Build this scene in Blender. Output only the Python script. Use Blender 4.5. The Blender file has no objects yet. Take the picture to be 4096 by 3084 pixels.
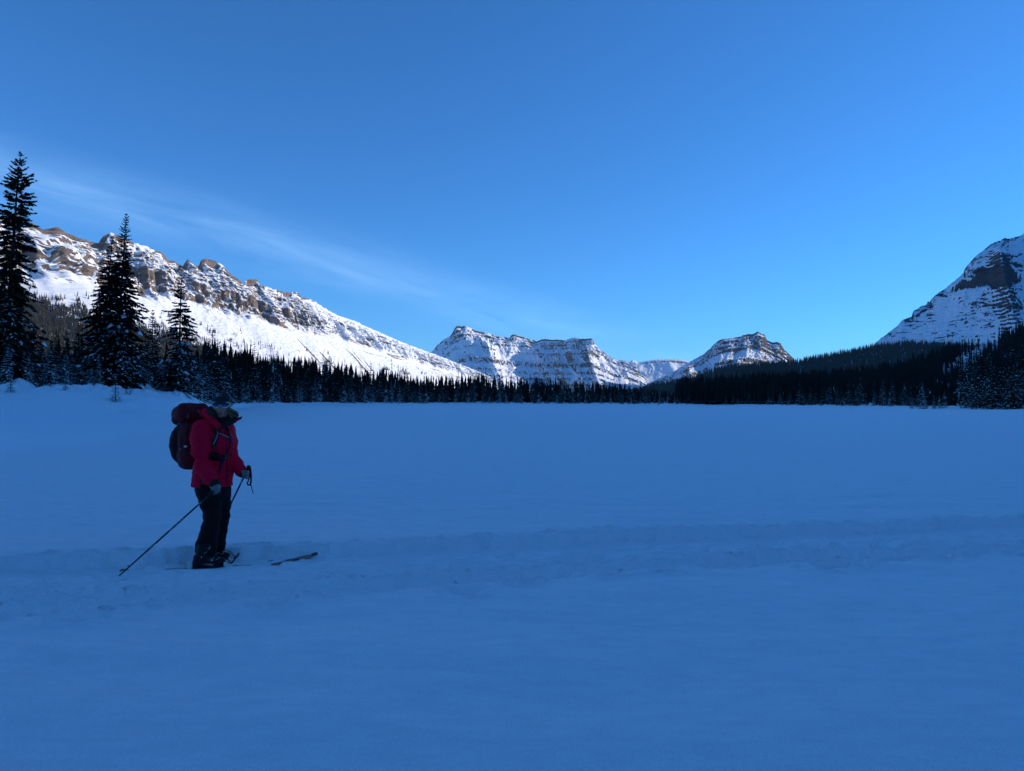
import bpy, math, random
import numpy as np
from mathutils import Vector, Matrix

# ------------------------------------------------------------------ camera, sky, sun, exposure
SC = bpy.context.scene
COL = SC.collection
F_PX, W_PX, H_PX = 2900.0, 4096.0, 3084.0
CAM = np.array((0.0, 0.0, 1.55))
PITCH, ROLL = math.atan(66 / F_PX), 0.006
_f = np.array((0, math.cos(PITCH), math.sin(PITCH)))
_r0, _u0 = np.array((1.0, 0, 0)), np.array((0, -math.sin(PITCH), math.cos(PITCH)))
_r = math.cos(ROLL) * _r0 + math.sin(ROLL) * _u0
_u = math.cos(ROLL) * _u0 - math.sin(ROLL) * _r0

def at(px, py, depth):
    """world point seen at photo pixel (px, py), `depth` metres along the view axis"""
    return CAM + depth * (_f + (px - W_PX / 2) / F_PX * _r - (py - H_PX / 2) / F_PX * _u)

cd = bpy.data.cameras.new('camera')
cam = bpy.data.objects.new('camera', cd)
COL.objects.link(cam)
cd.sensor_width = 36.0
cd.lens = 36.0 * F_PX / W_PX
cd.clip_start, cd.clip_end = 0.1, 60000
cam.matrix_world = Matrix(((_r[0], _u[0], -_f[0], CAM[0]), (_r[1], _u[1], -_f[1], CAM[1]),
                           (_r[2], _u[2], -_f[2], CAM[2]), (0, 0, 0, 1)))
SC.camera = cam

SUN_AZ, SUN_EL = math.radians(73), math.radians(17)      # clockwise from the view axis (+Y)
sun_dir = Vector((math.cos(SUN_EL) * math.sin(SUN_AZ), math.cos(SUN_EL) * math.cos(SUN_AZ), math.sin(SUN_EL)))
world = bpy.data.worlds.new('World')
SC.world = world
world.use_nodes = True
nt = world.node_tree
nt.nodes.clear()
def N(tree, kind, **kw):
    n = tree.nodes.new(kind)
    for k, v in kw.items():
        if k.startswith('i_'):
            key = k[2:]
            n.inputs[int(key) if key.isdigit() else key].default_value = v
        else:
            setattr(n, k, v)
    return n
def L(tree, a, b): tree.links.new(a, b)
def M2(tree, op, a, b=None, c=None, clamp=False):
    n = tree.nodes.new('ShaderNodeMath'); n.operation = op; n.use_clamp = clamp
    for i, v in enumerate((a, b, c)):
        if v is None: continue
        if isinstance(v, (int, float)): n.inputs[i].default_value = v
        else: tree.links.new(v, n.inputs[i])
    return n.outputs[0]

sky = N(nt, 'ShaderNodeTexSky', sky_type='NISHITA', sun_disc=False)
sky.sun_elevation = SUN_EL
sky.sun_rotation = SUN_AZ
sky.altitude = 1900
sky.air_density = 1.0
sky.dust_density = 0.5
sky.ozone_density = 3.0
# the phone's colour rendering of a clear winter sky: one even tint over the whole sky
tint = N(nt, 'ShaderNodeMix', data_type='RGBA', blend_type='MULTIPLY')
tint.inputs['Factor'].default_value = 1.0
tint.inputs['B'].default_value = SKY_TINT = (0.29, 0.84, 1.33, 1)
L(nt, sky.outputs[0], tint.inputs['A'])
# one thin band of cirrus, a streaked belt around a great circle of the sky
geo = N(nt, 'ShaderNodeTexCoord')
nrm = N(nt, 'ShaderNodeVectorMath', operation='NORMALIZE'); L(nt, geo.outputs['Generated'], nrm.inputs[0])
def cam_ray(px, py):
    v = Vector(at(px, py, 1.0) - CAM); v.normalize(); return v
c0, c1 = cam_ray(185, 741), cam_ray(2223, 1290)
cn = c0.cross(c1).normalized(); ct = (c1 - c0).normalized()
dn = N(nt, 'ShaderNodeVectorMath', operation='DOT_PRODUCT'); L(nt, nrm.outputs[0], dn.inputs[0]); dn.inputs[1].default_value = cn
dt = N(nt, 'ShaderNodeVectorMath', operation='DOT_PRODUCT'); L(nt, nrm.outputs[0], dt.inputs[0]); dt.inputs[1].default_value = ct
db = N(nt, 'ShaderNodeVectorMath', operation='DOT_PRODUCT'); L(nt, nrm.outputs[0], db.inputs[0]); db.inputs[1].default_value = ct.cross(cn)
cmb = N(nt, 'ShaderNodeCombineXYZ')
L(nt, M2(nt, 'MULTIPLY', dt.outputs['Value'], 2.2), cmb.inputs[0]); L(nt, M2(nt, 'MULTIPLY', dn.outputs['Value'], 15.0), cmb.inputs[1])
L(nt, M2(nt, 'MULTIPLY', db.outputs['Value'], 2.2), cmb.inputs[2])
cno = N(nt, 'ShaderNodeTexNoise', i_Scale=1.6, i_Detail=6.0, i_Roughness=0.58, i_Distortion=0.5); L(nt, cmb.outputs[0], cno.inputs['Vector'])
wno = N(nt, 'ShaderNodeTexNoise', i_Scale=2.2, i_Detail=2.0); L(nt, nrm.outputs[0], wno.inputs['Vector'])
off = M2(nt, 'MULTIPLY_ADD', wno.outputs[0], 0.05, -0.025)
dd = M2(nt, 'ADD', dn.outputs['Value'], off)
wid = M2(nt, 'MULTIPLY_ADD', dt.outputs['Value'], -0.018, 0.030)      # the belt thins to the right
wid = M2(nt, 'MAXIMUM', wid, 0.011)
q = M2(nt, 'DIVIDE', dd, wid)
belt = M2(nt, 'POWER', 2.718, M2(nt, 'MULTIPLY', M2(nt, 'MULTIPLY', q, q), -1.0))
st = N(nt, 'ShaderNodeMapRange', i_1=0.36, i_2=0.78); L(nt, cno.outputs[0], st.inputs[0])
cf = M2(nt, 'MULTIPLY', M2(nt, 'MULTIPLY', belt, st.outputs[0]), 0.24, clamp=True)
cm = N(nt, 'ShaderNodeMix', data_type='RGBA'); L(nt, cf, cm.inputs['Factor']); L(nt, tint.outputs['Result'], cm.inputs['A'])
cm.inputs['B'].default_value = CIRRUS = (5.2, 8.6, 12.6, 1)
bg = N(nt, 'ShaderNodeBackground'); L(nt, cm.outputs['Result'], bg.inputs[0])
bg.inputs[1].default_value = 0.105
wo = N(nt, 'ShaderNodeOutputWorld'); L(nt, bg.outputs[0], wo.inputs[0])

sl = bpy.data.lights.new('sun', 'SUN')
sl.energy = 4.1
sl.angle = math.radians(0.5)
sl.color = (1.0, 0.87, 0.74)
so = bpy.data.objects.new('sun', sl)
COL.objects.link(so)
so.rotation_euler = sun_dir.to_track_quat('Z', 'Y').to_euler()

SC.view_settings.view_transform = 'Standard'
SC.view_settings.look = 'None'
SC.view_settings.exposure = 0.55
SC.view_settings.gamma = 1.0
SC.view_settings.use_curve_mapping = False
SC.cycles.use_denoising = True
SC.cycles.max_bounces = 5
SC.cycles.diffuse_bounces = 3
SC.cycles.volume_bounces = 0

# ------------------------------------------------------------------ helpers
rng = np.random.default_rng(7)
random.seed(7)

def _hash(ix, iy, seed):
    h = (ix.astype(np.int64) * 374761393 + iy.astype(np.int64) * 668265263 + seed * 2147483647 % 1000003 * 974634777) & 0xFFFFFFFF
    h = ((h ^ (h >> 13)) * 1274126177) & 0xFFFFFFFF
    return (h ^ (h >> 16)) & 0xFFFFFFFF

def perlin(x, y, seed=0):
    x, y = np.broadcast_arrays(np.asarray(x, float), np.asarray(y, float))
    xi, yi = np.floor(x), np.floor(y)
    xf, yf = x - xi, y - yi
    u, v = xf ** 3 * (xf * (xf * 6 - 15) + 10), yf ** 3 * (yf * (yf * 6 - 15) + 10)
    def g(ox, oy):
        a = _hash(xi + ox, yi + oy, seed) * (2 * math.pi / 4294967296.0)
        return np.cos(a) * (xf - ox) + np.sin(a) * (yf - oy)
    n0 = g(0, 0) * (1 - u) + g(1, 0) * u
    n1 = g(0, 1) * (1 - u) + g(1, 1) * u
    return (n0 * (1 - v) + n1 * v) * 1.5

def fbm(x, y, seed=0, octv=4, gain=0.5, lac=2.03):
    s, a = 0, 1.0
    for k in range(octv):
        s = s + a * perlin(np.asarray(x) * lac ** k + 17.3 * k, np.asarray(y) * lac ** k - 9.1 * k, seed + k)
        a *= gain
    return s

def ridged(x, y, seed=0, octv=3, gain=0.5):
    s, a = 0, 1.0
    for k in range(octv):
        s = s + a * (1 - 2 * np.abs(perlin(np.asarray(x) * 2.1 ** k + 3.7 * k, np.asarray(y) * 2.1 ** k, seed + k)))
        a *= gain
    return s

def sstep(a, b, x):
    t = np.clip((np.asarray(x, float) - a) / (b - a), 0, 1)
    return t * t * (3 - 2 * t)

def mesh_np(name, verts, faces, smooth=True, attrs=None):
    """faces: (n,3) or (n,4) int array, or a list of such arrays"""
    if not isinstance(faces, (list, tuple)): faces = [faces]
    faces = [np.asarray(f, np.int32) for f in faces if len(f)]
    me = bpy.data.meshes.new(name)
    verts = np.asarray(verts, np.float32)
    me.vertices.add(len(verts)); me.vertices.foreach_set('co', verts.ravel())
    tot = np.concatenate([np.full(len(f), f.shape[1], np.int32) for f in faces])
    idx = np.concatenate([f.ravel() for f in faces])
    start = np.concatenate(([0], np.cumsum(tot)[:-1])).astype(np.int32)
    me.loops.add(len(idx)); me.loops.foreach_set('vertex_index', idx)
    me.polygons.add(len(tot)); me.polygons.foreach_set('loop_start', start); me.polygons.foreach_set('loop_total', tot)
    me.polygons.foreach_set('use_smooth', np.full(len(tot), smooth))
    for k, v in (attrs or {}).items():
        at_ = me.attributes.new(k, 'FLOAT', 'POINT'); at_.data.foreach_set('value', np.asarray(v, np.float32).ravel())
    me.update(calc_edges=True)
    return me

def grid_faces(n, m):
    i, j = np.meshgrid(np.arange(n - 1), np.arange(m - 1), indexing='ij')
    a = i * m + j
    return np.stack((a, a + m, a + m + 1, a + 1), -1).reshape(-1, 4)

def link(name, me, mat=None, parent=None, label=None, cat=None, group=None, kind=None, loc=None):
    o = bpy.data.objects.new(name, me)
    COL.objects.link(o)
    if mat is not None and me is not None:
        if len(me.materials) == 0: me.materials.append(mat)
    if parent is not None: o.parent = parent
    if loc is not None: o.location = loc
    if label: o['label'] = label
    if cat: o['category'] = cat
    if group: o['group'] = group
    if kind: o['kind'] = kind
    return o

def new_mat(name, rough=0.8, color=None, spec=0.3):
    m = bpy.data.materials.new(name); m.use_nodes = True
    b = m.node_tree.nodes['Principled BSDF']
    b.inputs['Roughness'].default_value = rough
    b.inputs['Specular IOR Level'].default_value = spec
    if color: b.inputs['Base Color'].default_value = (*color, 1)
    return m, m.node_tree, b

SNOW = (0.88, 0.93, 0.95)
def noise_node(t, scale, detail=4, rough=0.5, vec=None, dist=0.0):
    n = N(t, 'ShaderNodeTexNoise', i_Scale=scale, i_Detail=detail, i_Roughness=rough, i_Distortion=dist)
    if vec is not None: L(t, vec, n.inputs['Vector'])
    return n
def bump(t, b, height, strength, distance):
    n = N(t, 'ShaderNodeBump', i_Strength=strength, i_Distance=distance)
    L(t, height, n.inputs['Height']); L(t, n.outputs[0], b.inputs['Normal'])
    return n
def ramp(t, fac, stops):
    n = N(t, 'ShaderNodeValToRGB')
    e = n.color_ramp.elements
    while len(e) < len(stops): e.new(0.5)
    for k, (p, c) in enumerate(stops):
        e[k].position = p; e[k].color = (*c, 1)
    if fac is not None: L(t, fac, n.inputs[0])
    return n
# ------------------------------------------------------------------ the setting: snow field, banks
mat_snow, t, b = new_mat('lake_snow', 0.62, SNOW, 0.35)
tc = N(t, 'ShaderNodeTexCoord')
mp = N(t, 'ShaderNodeMapping'); mp.inputs['Scale'].default_value = (0.35, 1.0, 1.0); L(t, tc.outputs['Object'], mp.inputs[0])
n1 = noise_node(t, 60, 3, 0.6, tc.outputs['Object'])
n2 = noise_node(t, 4.5, 4, 0.55, mp.outputs[0], 0.4)
n3 = noise_node(t, 0.55, 4, 0.6, mp.outputs[0])
hgt = M2(t, 'ADD', M2(t, 'MULTIPLY', n1.outputs[0], 0.016), M2(t, 'ADD', M2(t, 'MULTIPLY', n2.outputs[0], 0.045), M2(t, 'MULTIPLY', n3.outputs[0], 0.10)))
bump(t, b, hgt, 1.0, 1.0)
n4 = noise_node(t, 110, 3, 0.7, tc.outputs['Object']); n5 = noise_node(t, 9, 4, 0.6, mp.outputs[0])
gr = ramp(t, M2(t, 'ADD', M2(t, 'MULTIPLY', n4.outputs[0], 0.62), M2(t, 'MULTIPLY', n5.outputs[0], 0.38)), [(0.38, tuple(x * 0.90 for x in SNOW)), (0.60, (0.93, 0.96, 0.97))])
L(t, gr.outputs[0], b.inputs['Base Color'])

TAN = lambda px: (px - 2048) / F_PX
_sx = [-9.0, -1.6, -1.1, TAN(0), TAN(300), TAN(600), TAN(730), TAN(790), TAN(850), TAN(920), TAN(1010), TAN(1200), TAN(1500), TAN(2000), TAN(2600), TAN(2850), TAN(3100), TAN(3500), TAN(3800), TAN(3900), TAN(4096), 1.2, 9.0]
_sr = [70, 46, 48, 50, 53, 58, 62, 70, 98, 140, 182, 225, 280, 375, 430, 520, 400, 330, 250, 215, 195, 200, 300]
_sb = [2.4, 2.4, 2.3, 2.3, 2.3, 2.2, 1.9, 1.6, 1.2, 0.9, 0.8, 0.7, 0.7, 0.7, 0.7, 0.6, 0.5, 0.5, 0.5, 0.5, 0.6, 2, 3]
_st = np.linspace(-9, 9, 18001)
_sv = np.convolve(np.pad(np.interp(_st, _sx, _sr), 14, mode='edge'), np.hanning(29) / np.hanning(29).sum(), mode='valid')
def shore_depth(tn): return np.interp(tn, _st, _sv)
def bank_height(tn): return np.interp(tn, _sx, _sb)

def ground_z(X, Y, fine=True):
    """height of the snow beyond the shore; X, Y arrays"""
    X, Y = np.asarray(X, float), np.asarray(Y, float)
    Yc = np.maximum(Y, 5.0)
    tn = X / Yc
    d = Yc - shore_depth(tn)
    sc = np.clip(Yc / 60.0, 1, 5)
    wob = 1.1 * fbm(X / (4 * sc) , Y / (6 * sc), 31, 3) * sc
    k = sstep(-17 * sc ** 0.4, -1.0 * sc ** 0.5, d + wob)
    z = bank_height(tn) * (0.35 * k + 0.65 * k * k)
    if fine:
        lump = np.maximum(fbm(X / 1.6, Y / 1.9, 41, 3), -0.1) * 0.75 + np.maximum(fbm(X / 0.7, Y / 0.8, 44, 2), 0) * 0.16
        z = z + lump * sstep(-6, 0, d + wob) * np.interp(sc, [1, 1.6, 2.5], [0.75, 0.5, 0.25])
        z = z + 0.12 * fbm(X / 5, Y / 7, 48, 2) * k
        z = z + 0.55 * np.maximum(fbm(X / 6, Y / 14, 49, 3) - 0.02, 0) * sstep(-9, 1, d) * sstep(1.5, 3.2, sc)
    z = z + 0.012 * np.maximum(d - 10, 0) * (d < 2500)
    return z

# ---- ski tracks across the lake
def track_a(X): return 7.29 + 0.262 * (X + 2.98) - 0.0012 * (X + 2.98) ** 2 + 0.05 * np.sin(X * 0.7 + 1)
def track_b(X): return 6.66 + 0.275 * X - 0.0065 * X ** 2 + 0.05 * np.sin(X * 0.6)
PITS = [(1083, 2411, .16, .10), (333, 2462, .20, .07), (560, 2398, .10, .07), (2445, 2318, .10, .08), (2660, 2303, .14, .08), (3330, 2265, .20, .09),
        (3380, 2258, .16, .08), (1680, 2262, .18, .05), (2240, 2228, .14, .07), (2890, 2200, .14, .06), (3770, 2245, .12, .07), (3900, 2222, .15, .06),
        (130, 2345, .2, .05), (1850, 2375, .13, .05), (2080, 2345, .1, .06), (1250, 2390, .1, .05), (480, 2302, .05, .05), (2700, 2180, .12, .06)]

def flat_snow(X, Y):
    z = 0.035 * fbm(X / 9, Y / 5, 3, 2) + 0.026 * fbm(X / 2.2, Y / 0.8, 5, 3) + 0.006 * fbm(X / 0.5, Y / 0.25, 8, 2)
    # wind ripples further out
    rip = ridged(X / 2.6 + 0.5 * perlin(X / 6, Y / 6, 12), Y / 0.75 + 0.4 * perlin(X / 5, Y / 4, 13), 9, 3) - 0.55
    z = z + 0.020 * rip * sstep(7.5, 12, Y) * (1 - sstep(90, 160, Y)) * (0.35 + 0.65 * sstep(-0.2, 0.4, fbm(X / 14, Y / 7, 14, 2)))
    ya, yb = track_a(X), track_b(X)
    dA, dB = (Y - ya) * 0.965, (Y - yb) * 0.965
    eA = 0.06 * fbm(X * 1.1, Y * 0.3, 51, 2) + 0.042 * fbm(X * 4.5, Y * 2.5, 54, 3)
    eB = 0.05 * fbm(X * 0.9, Y * 0.3, 61, 2) + 0.034 * fbm(X * 5, Y * 2.5, 64, 3)
    wA, wB = 0.25, 0.20
    # trodden strip between the two tracks lies a little below the untouched snow
    strip = (1 - sstep(-0.02, 0.05, dA + eA - wA)) * sstep(-0.36, 0.02, dB - eB + wB)
    lev = -0.045 - 0.035 * sstep(0.35, 1.0, (Y - yb) / np.maximum(ya - yb, 0.3))
    ahead = np.exp(-((X + 2.32) / 0.42) ** 2 - ((Y - yb - 0.9) / 0.45) ** 2)
    lev = lev - 0.030 * ahead
    rough = (1 - 0.7 * ahead) * 0.036 * fbm(X * 1.6, Y * 2.4, 71, 4, 0.6) + 0.05 * np.maximum(fbm(X * 4.0, Y * 5.5, 74, 3) - 0.08, 0) - 0.03 * np.maximum(fbm(X * 2.2, Y * 3.5, 75, 2) - 0.25, 0)
    z = z * (1 - 0.7 * strip) + strip * (lev + rough * sstep(-0.1, 0.3, dB + wB))
    # ski A: flat floor, crisp far wall
    inA = (1 - sstep(-0.015, 0.025, dA + eA - wA)) * sstep(0.0, 0.06, dA - 0.6 * eA + wA)
    z = z * (1 - inA) + inA * (-0.118 + 0.010 * fbm(X * 3, Y * 5, 77, 2) - 0.012 * np.exp(-((np.abs(dA) - 0.12) / 0.05) ** 2))
    # ski B, nearer the camera
    inB = (1 - sstep(-0.015, 0.03, dB + eB - wB)) * sstep(0.0, 0.05, dB - 0.7 * eB + wB)
    z = z * (1 - inB) + inB * (-0.150 + 0.008 * fbm(X * 3, Y * 5, 79, 2))
    # broken lip along the far edge of A and the near edge of B
    for d, e, sg, am in ((dA + eA - wA, eA, 1, 0.022), (-(dB - eB) - wB, eB, 1, 0.030), (dB + eB - wB, eB, 1, 0.032)):
        lip = np.exp(-((d - 0.055) / 0.055) ** 2)
        z = z + lip * am * np.clip(0.35 + 1.5 * fbm(X * 3.2, Y * 4, 83, 4, 0.6), 0, 1.6)
        cl = np.maximum(fbm(X * 6, Y * 7, 87, 3, 0.6) - 0.15, 0) * np.exp(-((d - 0.10) / 0.16) ** 2)
        z = z + 0.055 * cl
    for px, py, r, dep in PITS:
        p = at(px, py, 1.0) - CAM
        k = -CAM[2] / p[2]
        x0, y0 = p[0] * k, p[1] * k
        m = (np.abs(X - x0) < r * 4) & (np.abs(Y - y0) < r * 3)
        Xm, Ym = X[m], Y[m]
        dx, dy = Xm - x0, (Ym - y0) - 0.25 * (Xm - x0)
        rr = np.sqrt((dx / (r * 1.5)) ** 2 + (dy / r) ** 2) + 0.35 * perlin(Xm * 7, Ym * 8, 77)
        z[m] += -dep * 1.2 * (1 - sstep(0.5, 1.0, rr)) + 0.30 * dep * np.exp(-((rr - 1.15) / 0.25) ** 2)
    return z

def axis(lo, hi, step, far_lo, far_hi, ratio):
    core = np.arange(lo, hi + step * .5, step)
    out_hi, s, v = [], step, core[-1]
    while v < far_hi: s *= ratio; v += s; out_hi.append(v)
    out_lo, s, v = [], step, core[0]
    while v > far_lo: s *= ratio; v -= s; out_lo.append(v)
    return np.concatenate((out_lo[::-1], core, out_hi))
gx = axis(-6.6, 8.0, 0.03, -16000, 16000, 1.055)
gy = axis(5.0, 10.6, 0.022, -16000, 26000, 1.05)
GX, GY = np.meshgrid(gx, gy, indexing='ij')
near = (np.abs(GX) < 60) & (GY > -20) & (GY < 200)
Z = np.zeros_like(GX)
Z[near] = flat_snow(GX[near], GY[near])
fade = 1 - sstep(100, 190, np.hypot(GX, GY))
Z = Z * fade
Z = Z + 0.55 * np.exp(-((GX - 105) / 42) ** 2 - ((GY - 150) / 34) ** 2) + 0.12 * fbm(GX / 25, GY / 18, 15, 2) * sstep(60, 140, np.hypot(GX, GY)) * (np.hypot(GX, GY) < 900)
sd_ = np.maximum(GY, 5) - shore_depth(GX / np.maximum(GY, 5))
Z = Z - 0.5 * sstep(-4, 3, sd_) * (GY > 5)              # dips below the bank sheet
me = mesh_np('snow_field', np.stack((GX, GY, Z), -1).reshape(-1, 3), grid_faces(len(gx), len(gy)))
link('snow_field', me, mat_snow, label='smooth blue-shaded snow covering the frozen lake', kind='structure')

# shore bank sheet, laid out along the shore
mat_bank, t, b = new_mat('bank_snow', 0.75, SNOW, 0.12)
tc = N(t, 'ShaderNodeTexCoord')
n1 = noise_node(t, 1.2, 5, 0.6, tc.outputs['Object']); bump(t, b, n1.outputs[0], 0.5, 0.35)
tns = np.concatenate((np.linspace(-1.25, -0.72, 120), np.linspace(-0.72, -0.43, 420)[1:], np.linspace(-0.43, 0.75, 560)[1:], np.linspace(0.75, 1.3, 40)[1:]))
ds = np.concatenate((np.linspace(-40, -14, 14), np.linspace(-13, 14, 90), np.linspace(15, 60, 30), np.array([90, 150, 260, 420, 700, 1100, 1800])))
TN, DS = np.meshgrid(tns, ds, indexing='ij')
YY = shore_depth(TN) + DS * np.clip(shore_depth(TN) / 70, 0.9, 2.2); XX = TN * YY
ZZ = ground_z(XX, YY) + sstep(-32, -26, DS) * 0.012 - 0.06 * (1 - sstep(-38, -28, DS))
me = mesh_np('snow_bank', np.stack((XX, YY, ZZ), -1).reshape(-1, 3), grid_faces(*XX.shape))
link('snow_bank', me, mat_bank, label='lumpy snow bank and forest floor around the lake shore', kind='structure')

# ------------------------------------------------------------------ mountains
def mountain_mat(name, rock_a, rock_b, strata, fine, bumpd, snow=(0.80, 0.85, 0.90)):
    m, t, b = new_mat(name, 0.85, None, 0.15)
    tc = N(t, 'ShaderNodeTexCoord')
    at_ = N(t, 'ShaderNodeAttribute', attribute_name='rock')
    mp = N(t, 'ShaderNodeMapping'); mp.inputs['Scale'].default_value = (fine, fine, fine * 5.5); L(t, tc.outputs['Object'], mp.inputs[0])
    n = noise_node(t, 1.0, 7, 0.66, mp.outputs[0])
    f = M2(t, 'ADD', at_.outputs['Fac'], M2(t, 'MULTIPLY_ADD', n.outputs[0], 0.8, -0.40))
    mr = N(t, 'ShaderNodeMapRange', i_1=0.47, i_2=0.56); L(t, f, mr.inputs[0])
    # rock colour: strata by height with a slow warp
    ms = N(t, 'ShaderNodeMapping'); ms.inputs['Scale'].default_value = (strata * 0.16, strata * 0.16, strata); L(t, tc.outputs['Object'], ms.inputs[0])
    n2 = noise_node(t, 1.0, 5, 0.7, ms.outputs[0], 0.3)
    n3 = noise_node(t, fine * 0.35, 3, 0.6, tc.outputs['Object'])
    c1 = ramp(t, n2.outputs[0], [(0.30, tuple(x * 1.12 for x in rock_a)), (0.44, rock_b), (0.52, rock_a), (0.60, tuple(x * 0.45 for x in rock_b)), (0.72, rock_a)])
    c2 = N(t, 'ShaderNodeMix', data_type='RGBA', blend_type='MULTIPLY'); L(t, n3.outputs[0], c2.inputs['Factor'])
    L(t, c1.outputs[0], c2.inputs['A']); c2.inputs['B'].default_value = (0.50, 0.47, 0.50, 1)
    mx = N(t, 'ShaderNodeMix', data_type='RGBA'); L(t, mr.outputs[0], mx.inputs['Factor'])
    mx.inputs['A'].default_value = (*snow, 1); L(t, c2.outputs['Result'], mx.inputs['B'])
    L(t, mx.outputs['Result'], b.inputs['Base Color'])
    hh = M2(t, 'MULTIPLY', n.outputs[0], M2(t, 'MULTIPLY_ADD', mr.outputs[0], 0.85, 0.15))
    bump(t, b, hh, 1.0, bumpd * 1.6)
    return m

def pix(P):
    d = P - CAM
    z = np.maximum(d @ _f, 1.0)
    return W_PX / 2 + F_PX * (d @ _r) / z, H_PX / 2 - F_PX * (d @ _u) / z

def resample(pts, n):
    pts = np.asarray(pts, float)
    s = np.concatenate(([0], np.cumsum(np.linalg.norm(np.diff(pts[:, :2], axis=0), axis=1))))
    return s

def table(tab):
    a = np.array(tab, float)
    return lambda x: np.interp(x, a[:, 0], a[:, 1])

def mountain(name, ridge, base, back, nu, nt_, prof, terr, mat, label, seed, gully=(20, 60.0), gfn=None, spurs=(), cliff_noise=None,
             ridge_rough=4.0, thr=(0.62, 0.42), dip=0.0, streaks=None, extra_rock=None, band_break=0.35, umap=None, crag=None, crag_w=60.0, crag_break=0.12, crag_fade=None, crack=0.0, abs_terr=()):
    """ridge / base: matching lists of world points; the face runs from ridge to base, the back falls away behind.
    prof: height fraction by distance down the face; terr: list of (height fraction, cliffness) bands."""
    ridge, base = np.asarray(ridge, float), np.asarray(base, float)
    s = resample(ridge, nu)
    U = np.linspace(0, 1, nu) if umap is None else umap(np.linspace(0, 1, nu))
    S = U * s[-1]
    R = np.stack([np.interp(S, s, ridge[:, k]) for k in range(3)], -1)
    B = np.stack([np.interp(S, s, base[:, k]) for k in range(3)], -1)
    kern = max(3, nu // 40)                                   # soften the base and ground plan, keep the skyline crisp
    def soft(a, k):
        p = np.pad(a, ((k, k), (0, 0)), mode='edge'); c = np.cumsum(np.vstack((np.zeros((1, a.shape[1])), p)), 0)
        return (c[2 * k + 1:] - c[:-2 * k - 1]) / (2 * k + 1)
    R[:, :2] = soft(R, kern)[:, :2] if kern else R[:, :2]
    B = soft(B, kern * 2)
    R[:, 2] += ridge_rough * fbm(S / 40, S * 0, seed + 1, 4, 0.6)
    T = np.linspace(0, 1, nt_)
    T = T ** 1.15
    SS, TT = np.meshgrid(S, T, indexing='ij')
    Hsm = soft(R[:, 2:3], max(6, nu // 22))
    Hs = R[:, 2][:, None] + (Hsm - R[:, 2][:, None]) * sstep(0.005, 0.11, TT)      # crest detail dies out down the face
    h = table(prof)(TT)
    if crag is not None:                                      # cliff steps, broken by snow gullies and pushed in and out as buttresses
        tw = TT + (0.024 * fbm(SS / crag_w, TT * 2.5, seed + 61, 4, 0.6) + 0.02 * perlin(SS / (crag_w * 4), TT * 0, seed + 67)) * np.clip(TT * 25, 0, 1) * (1 - sstep(0.24, 0.36, TT))
        hc = table(crag)(np.clip(tw, 0, 1))
        gm = sstep(-crag_break - 0.22, -crag_break + 0.05, fbm(SS / (crag_w * 1.5) + TT * 2, TT * 6, seed + 71, 3))
        if crag_fade is not None: gm = gm * crag_fade(SS / s[-1])
        gm = gm * (1 - sstep(0.24, 0.38, TT))
        h = h * (1 - gm) + hc * gm
    # warp the strata a little, then step the height at each cliff band
    wob = 0.018 * fbm(SS / 260, TT * 2.0, seed + 11, 3) + dip * (SS / s[-1] - 0.5)
    hw = h + wob * np.clip(TT * 12, 0, 1)
    brk = 1 - sstep(band_break - 0.15, band_break + 0.2, fbm(SS / 150, TT * 5, seed + 17, 3) + 0.0) if band_break is not None else 1.0
    Th = hw.copy()
    cliffm = np.zeros_like(h)
    for lev, half, amt in terr:
        x = (hw - lev) / half
        # pull heights near lev apart -> steep riser with a ledge above and below
        step = np.tanh(x * 2.6) * half - x * half
        w = np.exp(-(x / 1.7) ** 2)
        Th = Th + amt * step * w * (0.25 + 0.75 * brk)
        cliffm = np.maximum(cliffm, w * amt * brk)
    Th = np.clip(Th, 0, 1.0)
    Th = np.where(TT < 0.004, 1.0, Th)
    X = R[:, 0][:, None] * (1 - TT) + B[:, 0][:, None] * TT
    Y = R[:, 1][:, None] * (1 - TT) + B[:, 1][:, None] * TT
    Zb = B[:, 2][:, None]
    Zm = Zb + (Hs - Zb) * Th
    if len(abs_terr):
        za = Zm + 10 * fbm(SS / 320, TT * 2, seed + 81, 3) + 4 * fbm(SS / 60, TT * 6, seed + 83, 2)
        ab = sstep(-0.45, -0.05, fbm(SS / 130, TT * 5, seed + 87, 3))
        for lev, half, amt in abs_terr:
            x = (za - lev) / half
            w = np.exp(-(x / 1.7) ** 2)
            Zm = Zm + amt * (np.tanh(x * 2.6) - x) * half * w * (0.3 + 0.7 * ab) * np.clip(TT * 14, 0, 1)
    # outward direction of the face
    ox, oy = B[:, 0] - R[:, 0], B[:, 1] - R[:, 1]
    ol = np.hypot(ox, oy); ox, oy = (ox / ol)[:, None], (oy / ol)[:, None]
    env = np.clip(TT * 9, 0, 1) * (1 - sstep(0.75, 1.0, TT))
    if gfn is not None: env = env * gfn(TT)
    gw, ga = gully
    slant = SS + 40 * fbm(SS / 300, TT * 3, seed + 23, 2)
    D = ga * (ridged(slant / gw, TT * 1.3, seed + 29, 4, 0.55) - 0.6) * env
    for (su, st0, st1, wid, amp, lean) in spurs:                # su in ridge fraction
        c = su * s[-1] + lean * (TT - st0)
        fal = np.clip((TT - st0) / 0.08, 0, 1) * (1 - sstep(st1 - 0.15, st1 + 0.1, TT))
        D = D + amp * np.exp(-np.abs((SS - c) / (wid * (0.5 + TT))) ** 1.3) * fal
    X, Y = X + ox * D, Y + oy * D
    rough = (2.0 + 9.0 * cliffm) * fbm(SS / 22, TT * 60, seed + 37, 4, 0.6) * np.clip(TT * 20, 0, 1)
    Zm = Zm + rough * 0.5; X = X + ox * rough; Y = Y + oy * rough
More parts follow.
